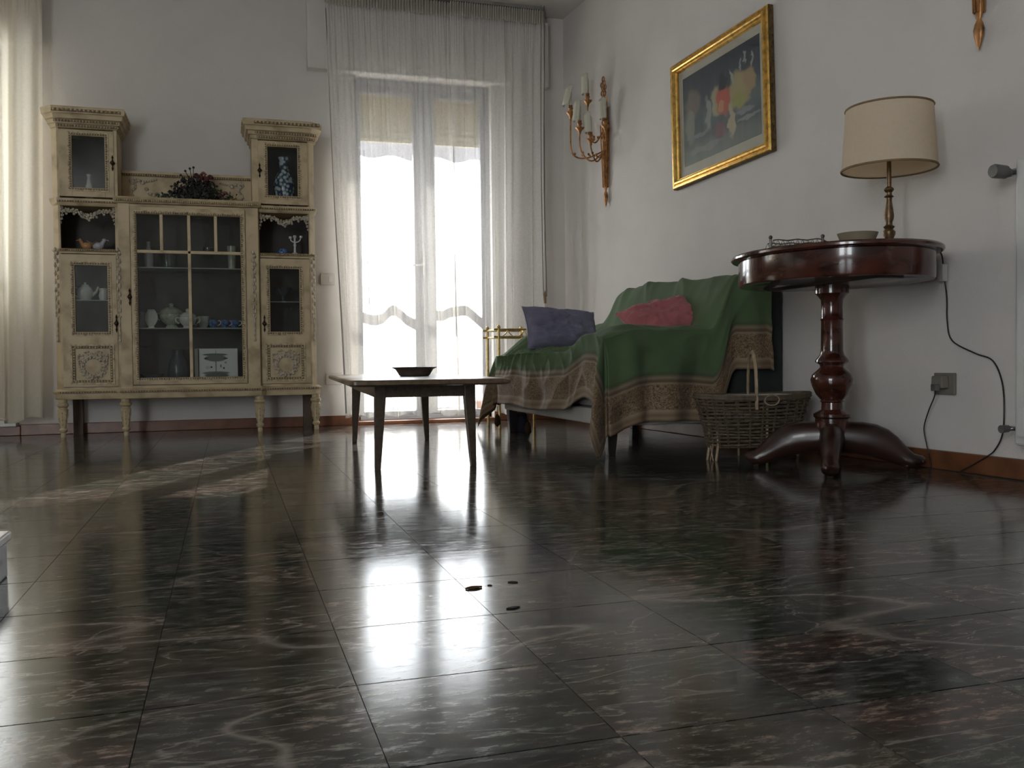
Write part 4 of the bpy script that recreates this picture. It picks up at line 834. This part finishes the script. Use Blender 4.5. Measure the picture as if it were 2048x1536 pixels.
def throw_pt(u, v):
    smax = OF+(SB-SF)+.02; tmax = ON+SL+OE
    s = u*smax; t = v*tmax
    a = max(0, OF-s); b = max(0, ON-t); c = max(0, t-ON-SL); e = b if b > 0 else c; sg = -1 if b > 0 else 1
    x = SF+max(0, s-OF); y = SN+min(max(0, t-ON), SL)
    z = top(x, y)
    r = math.hypot(a, e); drop = math.sqrt(r*r+.045**2)-.045
    # wrinkles
    nz = mn.noise(Vector((s*4, t*4, .3))); n2 = mn.noise(Vector((s*9, t*14+s*3, 2.1)))
    gather = (1-abs(math.sin((t*30+2.2*math.sin(s*7+t*2.2)+(s-OF)*9+2.4*nz))))**1.6
    fr = sm(s, OF-.18, OF-.02)*(1-sm(s, OF+.12, OF+.40))*sm(t, ON+.12, ON+.5)*(1-sm(t, ON+SL-.14, ON+SL))
    n3 = 1-abs(mn.noise(Vector((s*7+t*3, t*7-s*2, 5.5)))*2)
    d = .008*nz+.004*n2+.030*(gather-.35)*fr+.010*(n3-.6)
    back = sm(x, 1.98, 2.06)
    d += back*.030*(1-abs(math.sin(t*9.5-s*9+1.8*nz)))**1.5*sm(y, 3.4, 3.7)*(1-sm(y, 4.2, 4.7))
    if r <= 0:
        edge = sm(x, SF, SF+.05)
        return Vector((x-d*back*.8, y, z+d*(1-.5*back)-.012*(1-edge)))
    w = sm(r, 0, .22)
    if a > 0 and e > 0:
        th = math.atan2(e, a); out = .012+.24*r*math.sin(2*th)**2+.022*math.sin(th*9+1)*w
        return Vector((x-out*math.cos(th)*1.0, y+sg*out*math.sin(th), max(.012, z-drop)))
    if a > 0:
        wav = .010*math.sin(t*15+1.3*math.sin(t*5))*w
        return Vector((x-.012-.05*a-wav-d*1.0, y, max(.012, z-drop-.010*math.sin(t*6)*w)))
    wav = (.024*math.sin(s*23+1.6*math.sin(s*9)+2.8*e)+.012*math.sin(s*45+2-4*e))*w*(.5+1.2*e)
    return Vector((x+.01*math.sin(s*20)*w, y+sg*(.014+.04*e+wav)+sg*d, max(.012, z-drop-.012*math.sin(s*8)*w)))
THROW_T = ON+SL+OE
tg = MB().grid(throw_pt, 170, 290, lambda u, v: (u*(OF+SB-SF+.02), v*THROW_T))
throw = tg.build('sofa_throw', 'green', smooth=180, solid=.004); tag(throw, 'moss green throw with patterned brown border draped over the sofa', 'throw')
for x, y, z0 in ((1.425, 4.86, .145), (1.452, 4.40, .13)):
    MB().tube([(x, y, z0), (x+.002, y, z0-.05)], .0018, 5).tube([(x, y, z0-.045), (x, y, z0-.055), (x, y, z0-.075), (x, y, z0-.10), (x, y, z0-.115)], [.004, .011, .016, .017, .004], 10).build('tassel', 'tassel', throw, smooth=60)

def pillow(name, label, mat, c, W, H, T, ex, ez, cat='pillow', seed=1):
    ex = Vector(ex).normalized(); ez = Vector(ez); ez = (ez-ex*ez.dot(ex)).normalized(); ey = ez.cross(ex)
    c = Vector(c); n = 44
    def side(sg):
        def fn(u, v):
            a, b = u*2-1, v*2-1
            th = (max(0, 1-abs(a)**3.2)*max(0, 1-abs(b)**3.2))**.5
            pin = 1-.07*(1-abs(b)**2)*abs(a)**6; pin2 = 1-.10*(1-abs(a)**2)*abs(b)**6
            n1_ = 1-2*abs(mn.noise(Vector((a*2.2+seed, b*2.8+a, sg)))); wr = .014*(n1_-.5)+.008*(1-2*abs(mn.noise(Vector((a*5+seed, b*6-a*2, sg)))))+.006*math.sin(a*16+b*6+seed)*abs(a)**2
            return c+ex*(a*W*pin)+ez*(b*H*pin2)+ey*(sg*(T*th*.5+wr*th))
        return fn
    t = thing(name, label, cat, tuple(c-Vector((0, 0, H*.8))))
    m = MB().grid(side(1), n, n); 
    m.grid(side(-1), n, n); m.build('cover', mat, t, smooth=180)
    ed = [(-1+2*i/24, -1) for i in range(24)]+[(1, -1+2*i/24) for i in range(24)]+[(1-2*i/24, 1) for i in range(24)]+[(-1, 1-2*i/24) for i in range(24)]
    MB().tube([c+ex*(a*W*(1-.07*(1-b*b)*abs(a)**6))+ez*(b*H*(1-.10*(1-a*a)*abs(b)**6)) for a, b in ed], .0035, 5, closed=True).build('seam', mat, t, smooth=60)
    return t
pillow('slate_pillow', 'slate purple rectangular pillow propped at the far end of the sofa', 'purple', (1.665, 4.47, .552), .205, .125, .13, (1, .05, -.07), (0, .55, 1), seed=2)
pillow('pink_pillow', 'dusty pink pillow lying behind the near armrest of the sofa', 'pink', (1.905, 3.77, .578), .185, .13, .11, (1, -.03, .22), (-.28, .95, .55), seed=7)
nv = thing('navy_pouch', 'dark navy cloth pouch standing on the floor under the sofa', 'pouch', (1.56, 4.86, 0))
MB().lathe([(.001, 0), (.048, 0), (.053, .02), (.045, .05), (.036, .085), (.032, .105), (.001, .108)], 1.56, 4.86, 16).build('bag', 'navy', nv, smooth=60); MB().tube([(1.56+.034*math.cos(t*PI/6), 4.86+.034*math.sin(t*PI/6), .09) for t in range(12)], .004, 5, closed=True).build('drawstring', 'tassel', nv)

# brass stand behind the sofa
bsn = thing('brass_stand', 'slim brass side stand with scroll rail between sofa and curtain', 'stand', (1.62, 5.24, 0))
X0, X1, Y0, Y1 = 1.515, 1.73, 5.12, 5.36
for x in (X0, X1):
    for y in (Y0, Y1): MB().tube([(x, y, 0), (x, y, .585)], .009, 8).ell(x, y, .592, .012, .012, .012, 8, 5).build('post', 'brass', bsn, smooth=50)
for z in (.578, .535):
    for a, b in (((X0-.03, Y0, z), (X1+.03, Y0, z)), ((X0-.03, Y1, z), (X1+.03, Y1, z)), ((X0, Y0, z), (X0, Y1, z)), ((X1, Y0, z), (X1, Y1, z))): MB().tube([a, b], .006, 8).build('rail', 'brass', bsn, smooth=50)
for k in range(2):
    xc = X0+.055+.10*k
    MB().tube(bez([(xc-.03, Y0, .540), (xc-.01, Y0, .556), (xc, Y0, .575)], 5), .0035, 6).tube(bez([(xc+.03, Y0, .540), (xc+.01, Y0, .556), (xc, Y0, .575)], 5), .0035, 6).build('scroll', 'brass', bsn, smooth=50)
MB().box(X0, X1, Y0, Y1, .20, .206).build('lower_shelf', 'shelf_glass', bsn)

# ================================================================== BASKET
bk = thing('wicker_basket', 'oval brown wicker basket with tall loop handle beside the sofa', 'basket', (1.985, 3.17, 0))
BX, BY = 1.985, 3.17
def bprof(z): t = max(0, (z-.055)/.185); return (.195+.050*t**1.3, .095+.032*t)
wvm = MB(); n = 64
for k in range(14):
    z = .062+k*.0132; ax, by = bprof(z)
    pts = []
    for i in range(n):
        th = 2*PI*i/n; o = .0035*(1 if (i//2+k) % 2 else -1); pts.append((BX+(ax+o)*math.cos(th), BY+(by+o)*math.sin(th), z+.002*math.sin(th*3+k)))
    wvm.tube(pts, .0048, 5, closed=True)
wv_o = wvm.build('woven_strands', 'wicker', bk); wv_o['kind'] = 'stuff'
for i in range(26):
    th = 2*PI*i/26
    MB().tube([(BX+bprof(z)[0]*math.cos(th), BY+bprof(z)[1]*math.sin(th), z) for z in (.05, .10, .15, .20, .248)], .004, 5).build('stake', 'wicker', bk)
for z in (.252, .243): 
    MB().tube([(BX+(bprof(.246)[0]+.003)*math.cos(2*PI*i/48), BY+(bprof(.246)[1]+.003)*math.sin(2*PI*i/48), z+.004*math.cos(4*PI*i/48)) for i in range(48)], .0065, 6, closed=True).build('rim', 'wicker', bk, smooth=60)
MB().loft([[(BX+a*math.cos(2*PI*i/40), BY+b*math.sin(2*PI*i/40), z) for i in range(40)] for a, b, z in ((.19, .09, .050), (.193, .093, .058))]).build('bottom', 'wicker', bk)
MB().tube(bez([(BX-.060, BY-.124, .20), (BX-.062, BY-.126, .27), (BX-.05, BY-.10, .36), (BX-.012, BY-.02, .418), (BX+.022, BY+.06, .395), (BX+.048, BY+.112, .30), (BX+.055, BY+.122, .20)], 6), .0095, 8, flat=.6).build('loop_handle', 'wicker_light', bk, smooth=60)
MB().tube(bez([(BX+.02*math.cos(t*PI/5)*1.6, BY-.134, .235+.02*math.sin(t*PI/5)) for t in range(11)], 2), .003, 5).build('handle_ring', 'wicker_light', bk)
for th in (PI*.98, PI*1.12, -.12, .02+PI/2, PI*1.5):
    x, y = BX+.2*math.cos(th), BY+.1*math.sin(th); MB().tube([(x, y, .25), (x-.01*math.cos(th), y, .06), (x, y, 0)], .0055, 6).build('leg', 'wicker_light', bk)
MB().tube([(BX-.20, BY-.04, .0), (BX-.19, BY-.0, .06)], .003, 5).tube([(BX-.19, BY-.0, .0), (BX-.20, BY-.04, .06)], .003, 5).build('crossed_ties', 'wicker_light', bk)
pp = thing('paper_stack', 'white papers lying inside the wicker basket', 'paper', (BX+.03, BY, .2))
for k in range(4):
    MB().box(BX-.11+.006*k, BX+.17-.004*k, BY-.075, BY+.07-.003*k, .236+.004*k, .2395+.004*k).build('sheet', 'white_paper', pp)

# ================================================================== ROUND TABLE
RX, RY, RA, RB = 2.05, 2.76, .325, .405
rt_ = thing('pedestal_table', 'dark polished mahogany pedestal table carrying the lamp', 'table', (RX, RY, 0))
MB().lathe([(.001, .745), (.93, .745), (.985, .747), (1, .752), (1, .759), (.985, .765), (.96, .766), (.001, .766)], RX, RY, 72, RA, RB).build('table_top', 'mahogany', rt_, smooth=35)
MB().lathe([(.78, .744), (.925, .744), (.925, .662), (.915, .656), (.80, .656), (.78, .66)], RX, RY, 72, RA, RB).build('apron', 'mahogany', rt_, smooth=35)
MB().lathe([(.001, .735), (.78, .735), (.78, .7445), (.001, .7445)], RX, RY, 40, RA, RB).build('underside', 'mahogany_dark', rt_)
MB().box(RX-.055, RX+.055, RY-.30, RY+.30, .650, .735).build('cross_beam', 'mahogany_dark', rt_, bevel=.004)
MB().lathe([(.001, .650), (.058, .650), (.058, .622), (.050, .616), (.038, .600), (.036, .575), (.037, .535), (.040, .53), (.037, .525), (.0385, .42), (.042, .405), (.056, .388), (.058, .380), (.042, .370), (.040, .362), (.050, .352), (.068, .336), (.074, .318), (.070, .298), (.055, .265), (.038, .245), (.042, .240), (.036, .236), (.037, .212), (.052, .203), (.064, .196), (.064, .186), (.058, .180), (.058, .10), (.001, .10)], RX, RY, 28).build('turned_column', 'mahogany', rt_, smooth=35)
for k, ang in enumerate((-128, 143, -37, 53)):
    a = math.radians(ang); ca, sa = math.cos(a), math.sin(a)
    def Lp(r, s2, z): return (RX+ca*r-sa*s2, RY+sa*r+ca*s2, z)
    prof = [(.03, .112, .062, .044), (.08, .112, .062, .042), (.125, .106, .060, .040), (.165, .092, .056, .037), (.198, .074, .048, .033), (.222, .056, .040, .030), (.240, .044, .034, .029), (.258, .034, .029, .031), (.285, .030, .026, .029), (.300, .034, .012, .014)]
    lg = MB().loft([[Lp(r+h*.6*math.sin(t)*math.cos(.9), w_*math.cos(t), max(.004, z+h*math.sin(t)*.9)) for t in [2*PI*i/12 for i in range(12)]] for r, z, h, w_ in prof]).build('scroll_leg', 'mahogany_dark' if k else 'mahogany_dark', rt_, smooth=50)
    sc_m = MB()
    for i in range(5): sc_m.ell(*Lp(.245+.012*i, .012*((i % 2)*2-1), .020+.004*i), .012, .012, .012, 6, 4)
    sc_m.tube([Lp(.175, .026*math.cos(t), .085+.026*math.sin(t)) for t in [2*PI*i/12 for i in range(12)]], .006, 5, closed=True)
    sc_m.build('carved_foot', 'mahogany_dark', lg, smooth=60)
    MB().lathe([(.001, 0), (.012, 0), (.012, .014), (.001, .014)], 0, 0, 8).build('caster', 'key', lg).location = Lp(.262, 0, .0075)
# lamp
LX, LY, LZ = 2.16, 2.60, .7665
lp = thing('table_lamp', 'turned brass table lamp with cream drum shade on the round table', 'lamp', (LX, LY, LZ))
MB().lathe([(.001, 0), (.055, 0), (.056, .006), (.045, .012), (.022, .020), (.014, .032), (.020, .045), (.021, .055), (.013, .064), (.019, .072), (.012, .078), (.011, .086), (.0155, .100), (.0165, .112), (.013, .135), (.0095, .160), (.010, .170), (.0165, .174), (.010, .180), (.010, .188), (.0165, .196), (.015, .202), (.008, .208), (.007, .30), (.001, .30)], LX, LY, 20, z0=LZ).build('turned_stem', 'lampbrass', lp, smooth=35)
sh = MB(); ns = 48
sh.loft([[(LX+r*math.cos(2*PI*i/ns), LY+r*math.sin(2*PI*i/ns), z) for i in range(ns)] for r, z in ((.153, 1.032), (.1395, 1.240), (.1375, 1.240), (.151, 1.032))], caps=False, closed=True)
shade = sh.build('lamp_shade', 'lampcloth', lp, smooth=40)
for r, z in ((.1535, 1.034), (.1395, 1.238)): MB().tube([(LX+r*math.cos(2*PI*i/ns), LY+r*math.sin(2*PI*i/ns), z) for i in range(ns)], .0038, 6, closed=True).build('shade_trim', 'trim', shade, smooth=60)
MB().tube([(LX-.14, LY, 1.2), (LX+.14, LY, 1.2)], .002, 5).tube([(LX, LY-.14, 1.2), (LX, LY+.14, 1.2)], .002, 5).build('shade_spider', 'lampbrass', lp)
MB().lathe([(.001, 0), (.012, 0), (.013, .03), (.028, .06), (.030, .08), (.02, .10), (.001, .107)], LX, LY, 16, z0=LZ+.30).build('bulb', 'porcelain', lp, smooth=60)
vessel('ashtray_dish', 'small smoky amber dish in front of the table lamp', 'dish', 1.955, 2.50, .7665, [(.001, 0), (.050, 0), (.054, .006), (.064, .030), (.061, .030), (.050, .010), (.001, .006)], 'dish', 26)
tr = thing('pewter_tray', 'small openwork pewter tray on the left side of the round table', 'tray', (1.83, 2.70, .7665))
e1 = Vector((.92, -.38, 0)).normalized(); e2 = Vector((.38, .92, 0)).normalized(); tc0 = Vector((1.845, 2.685, .7665))
def TP3(a, b, z): return tc0+e1*a+e2*b+Vector((0, 0, z))
MB().loft([[TP3(a*s2, b*s2, z) for a, b in rrect(.085, .05, .02, 4)] for s2, z in ((.9, 0), (1, .004), (1, .007), (.96, .007))]).build('plate', 'pewter', tr, smooth=40)
gal = MB()
for b in (-.048, .048):
    gal.tube([TP3(-.08+.16*i/10, b, .024+.002*math.sin(i*1.6)) for i in range(11)], .0022, 5)
    for i in range(11): gal.tube([TP3(-.08+.016*i-.008, b, .006), TP3(-.08+.016*i, b, .024), TP3(-.08+.016*i+.008, b, .006)], .0016, 4)
gal.build('openwork_rail', 'pewter', tr)
for a in (-.088, .082):
    MB().tube([TP3(a, -.046, 0), TP3(a, -.046, .030)], .0045, 6).ell(*TP3(a, -.046, .034), .007, .007, .007, 8, 5).build('corner_post', 'pewter', tr, smooth=50)
MB().tube(bez([TP3(.085, -.03, .024), TP3(.11, -.03, .014), TP3(.14, -.03, .016), TP3(.165, -.03, .026), TP3(.19, -.03, .022), TP3(.20, -.03, .006)], 5), .0028, 6).build('scroll_handle', 'pewter', tr, smooth=60)

# ================================================================== RIGHT WALL THINGS
def onwall(y, z, off): return (XW(y)-off, y, z)
# lamp cable with inline switch
lc = thing('lamp_cable', 'thin dark lamp cable hanging from the round table along the wall', 'cable', onwall(2.45, .07, .02))
MB().tube(bez([(LX+.060, LY-.01, LZ+.005), (2.27, 2.585, LZ+.005), (2.345, 2.59, LZ+.003), (2.370, 2.588, .745), onwall(2.59, .69, .014), onwall(2.578, .60, .012), onwall(2.576, .52, .012), onwall(2.555, .45, .012), onwall(2.46, .405, .012), onwall(2.39, .38, .012), onwall(2.352, .31, .014), onwall(2.342, .22, .016), onwall(2.345, .14, .02), onwall(2.37, .09, .022), onwall(2.40, .066, .022), onwall(2.46, .03, .022), onwall(2.5, .006, .03)], 6), .0026, 6).build('cord', 'cable', lc, smooth=60)
MB().box(*sorted((onwall(2.59, 0, .030)[0], onwall(2.59, 0, .008)[0])), 2.575, 2.600, .655, .715).build('inline_switch', 'plastic', lc, bevel=.004)
sk = thing('wall_outlet', 'grey wall outlet with plugged adapter low on the right wall', 'outlet', onwall(2.59, .30, 0))
yy = 2.59
MB().loft([[onwall(y, z, o) for y, z in ((2.545, .262), (2.635, .262), (2.635, .338), (2.545, .338))] for o in (.001, .012)]).build('plate', 'plug', sk, bevel=.003)
MB().loft([[onwall(y, z, o) for y, z in ((2.565, .285), (2.615, .285), (2.612, .328), (2.568, .328))] for o in (.012, .045)]).build('adapter', 'plug', sk, bevel=.004)
MB().loft([[onwall(y, z, o) for y, z in ((2.572, .276), (2.598, .276), (2.598, .300), (2.572, .300))] for o in (.045, .062)]).build('plug', 'valve', sk, bevel=.003)
MB().tube(bez([onwall(2.585, .279, .050), onwall(2.60, .25, .045), onwall(2.64, .20, .03), onwall(2.668, .14, .022), onwall(2.655, .08, .022), onwall(2.64, .04, .024), onwall(2.63, .004, .03)], 8), .0024, 6).build('cord', 'cable', sk, smooth=60)
# radiator
rd = thing('radiator', 'white panel radiator at the right picture edge', 'radiator', (2.33, 1.76, .12))
RXF, RXB, RY0, RY1, RZ0, RZ1 = 2.315, 2.375, 1.25, 2.235, .118, 1.0
MB().box(RXF+.008, RXB-.008, RY0, RY1, RZ0, RZ1).build('panel', 'radiator', rd, bevel=.008)
for i in range(16):
    y = RY1-.035-i*.06; MB().loft([[(RXF+.012, y+.018*a, z), (RXF-.004, y+.010*a, z), (RXF-.004, y-.010*a, z), (RXF+.012, y-.018*a, z)] for z, a in ((RZ0+.03, 1), (RZ1-.03, 1))]).build('rib', 'radiator', rd, smooth=50)
MB().tube([(2.345, RY1-.002, .965), (2.345, RY1+.032, .965), (2.335, RY1+.036, .965)], .012, 10).build('upper_valve_body', 'chrome', rd, smooth=50)
MB().tube([(2.335, RY1+.034, .965), (2.322, RY1+.034, .965), (2.318, RY1+.034, .966), (2.275, RY1+.032, .967), (2.268, RY1+.032, .967)], [.014, .016, .021, .022, .019], 16).build('valve_head', 'valve', rd, smooth=40)
MB().tube([(2.345, RY1-.002, .168), (2.345, RY1+.026, .168), (2.325, RY1+.028, .168)], .008, 8).build('lower_valve_body', 'chrome', rd, smooth=50)
MB().tube([(2.328, RY1+.028, .168), (2.300, RY1+.028, .167)], [.011, .013], 10).build('lower_valve_cap', 'valve', rd, smooth=40)
for y in (1.5, 2.0): MB().box(RXB-.01, XW(y)-.001, y-.015, y+.015, .55, .60).build('wall_bracket', 'chrome', rd)

# painting
pc0 = Vector((2.307, 3.945, 1.617)); w1_ = Vector((.0633, -1, .036)).normalized(); w3_ = Vector((-1, -.0633, 0)).normalized(); w2_ = w3_.cross(w1_); w2_ = w2_ if w2_.z > 0 else -w2_
pc0 = pc0+w3_*((pc0.x-XW(pc0.y)) + .002)
def PW(a, b, h): return pc0+w1_*a+w2_*b+w3_*h
pt = thing('framed_painting', 'abstract figure painting with cream mount in a gilded frame', 'painting', tuple(PW(0, -.32, 0)))
HW, HH = .412, .322
rings = []
for d, h in ((0, .003), (0, .030), (.004, .036), (.010, .037), (.014, .031), (.018, .031), (.022, .040), (.030, .043), (.036, .040), (.040, .030), (.043, .030), (.046, .026), (.050, .018), (.050, .006)):
    rings.append([PW(a*(HW-d), b*(HH-d), h) for a, b in ((-1, -1), (1, -1), (1, 1), (-1, 1))])
MB().loft(rings, caps=False).build('gilded_frame', 'gold', pt, smooth=28)
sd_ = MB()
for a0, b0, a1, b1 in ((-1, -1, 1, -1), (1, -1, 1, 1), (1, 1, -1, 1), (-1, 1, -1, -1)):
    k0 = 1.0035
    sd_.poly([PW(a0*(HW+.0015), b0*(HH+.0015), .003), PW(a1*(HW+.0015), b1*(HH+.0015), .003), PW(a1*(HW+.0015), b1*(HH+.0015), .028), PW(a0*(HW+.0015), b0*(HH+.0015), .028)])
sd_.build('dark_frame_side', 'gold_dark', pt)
MB().loft([[PW(a*(HW-.05), b*(HH-.05), h) for a, b in ((-1, -1), (1, -1), (1, 1), (-1, 1))] for h in (.008, .012)]).build('mount', 'mount', pt)
MB().grid(lambda u, v: PW(lerp(-(HW-.088), HW-.088, u), lerp(-(HH-.098), HH-.092, v), .0128), 1, 1, lambda u, v: (u, v)).build('painted_sheet', 'art', pt, solid=.001)
MB().loft([[PW(a*(HW-.05), b*(HH-.05), h) for a, b in ((-1, -1), (1, -1), (1, 1), (-1, 1))] for h in (.0160, .0175)]).build('glass', 'picglass', pt)

# sconces
SY = 5.15
def SP(o, a, z): return Vector((XW(SY)-o, SY+a, 1.32+z))
sn = thing('wall_sconce', 'five-armed gilt wall sconce with ivory paper shades beside the painting', 'sconce', tuple(SP(0, 0, 0)), 'gilt wall sconces')
def slathe(mb, prof, o, a, seg=12, fl=.6): return mb.loft([[SP(o+r*fl*math.sin(2*PI*k/seg), a+r*math.cos(2*PI*k/seg), z) for k in range(seg)] for r, z in prof])
slathe(MB(), [(.002, 0), (.008, .012), (.018, .045), (.021, .065), (.016, .085), (.008, .098), (.012, .105), (.014, .12), (.019, .25), (.026, .40), (.031, .50), (.033, .515), (.027, .525), (.027, .58), (.024, .60), (.001, .602)], .020, 0).build('torch_stem', 'sconce', sn, smooth=50)
orn = MB()
for i in range(9): orn.tube([SP(.02+.016*math.cos(i*.7), .016*math.sin(i*.7), .12), SP(.02+.030*math.cos(i*.7), .03*math.sin(i*.7), .49)], .0035, 5)
orn.build('fluting', 'sconce', sn, smooth=50)
tp_ = MB()
for a, z in ((0, .66), (.012, .69), (-.014, .68), (.004, .72), (-.008, .745), (.016, .74), (.0, .77), (-.018, .715)):
    tp_.tube([SP(.03, a*1.4+.015*math.cos(t*PI/5), z+.015*math.sin(t*PI/5)) for t in range(10)], .0045, 5, closed=True)
tp_.tube([SP(.022, 0, .59), SP(.028, .003, .67)], .005, 6).tube([SP(.016, -.016, .59), SP(.02, -.03, .66)], .004, 6).build('ring_cluster', 'sconce', sn, smooth=50)
arms = [(.108, .060, .745, .40, 0), (.235, .02, .655, .28, -.28), (.205, -.05, .548, .275, -.12), (.050, -.075, .565, .38, 0), (.150, -.085, .475, .27, .06)]
for i, (o, a, zs, z0, tilt) in enumerate(arms):
    zc = zs-.085
    arm = MB().tube(bez([SP(.030, a*.15, z0+.06), SP(o*.45+.02, a*.45, z0-.005+.02*(i % 2)), SP(o*.85, a*.85, z0+.015), SP(o, a, z0+.07), SP(o, a, zc-.015)], 6), .0048, 6)
    for k in range(4): arm.ell(*SP(o*(.3+.2*k), a*(.3+.2*k), z0+.022+.004*k), .008, .008, .009, 6, 3)
    ar = arm.build('arm', 'sconce', sn, smooth=50)
    slathe(MB(), [(.002, zc-.05), (.007, zc-.045), (.009, zc-.03), (.027, zc-.012), (.028, zc-.007), (.009, zc-.003), (.012, zc+.008), (.016, zc+.016), (.011, zc+.022), (.013, zc+.034), (.001, zc+.036)], o, a, 12, 1).build('candle_cup', 'sconce', ar, smooth=50)
    slathe(MB(), [(.008, zc+.034), (.008, zc+.12), (.004, zc+.128), (.001, zc+.13)], o, a, 10, 1).build('candle', 'paper', ar, smooth=50)
    b = MB(); ring = []
    sm_ = MB().grid(lambda u, v: SP(o+.012+(.036+.004*v)*math.cos((u-.5)*2.5)-.012+tilt*(v-.5)*.11, a+(.036+.004*v)*math.sin((u-.5)*2.5), zs-.055+.115*v+.005*math.sin(u*9)*(v > .9)), 12, 6)
    sm_.build('paper_shade', 'paper', ar, smooth=180, solid=.0015)
s2 = copy_tree(sn); y2 = 2.44
s2.location = (XW(y2), y2, 1.405); s2['label'] = 'gilt wall sconce hanging into the upper right corner of the picture'

# ================================================================== LITTER ON THE FLOOR
def bit(name, label, x, y, L, W, ang, mat, curl=.002):
    ca, sa = math.cos(ang), math.sin(ang)
    def fn(u, v):
        a = (u-.5)*L; b = (v-.5)*W*math.sin(PI*(.06+.88*u)); z = .0007+curl*(2*v-1)**2*.5
        return (x+ca*a-sa*b, y+sa*a+ca*b, z)
    tag(MB().grid(fn, 8, 4).build(name, mat, smooth=180, solid=.0012), label, 'debris')
bit('dry_leaf', 'curled dry brown leaf lying on the floor in the window reflection', .405, 1.54, .030, .014, .1, 'leafdry', .004)
bit('dry_twig', 'small dark twig bit on the floor right of the dry leaf', .482, 1.557, .018, .008, -.35, 'tassel', .0015)
bit('glass_chip', 'shiny dark chip on the floor joint nearest the camera', .432, 1.395, .024, .009, .15, 'black', .0015)
bit('crumb', 'tiny dark crumb on the floor just right of the dry leaf', .437, 1.55, .008, .005, -.5, 'tassel', .001)
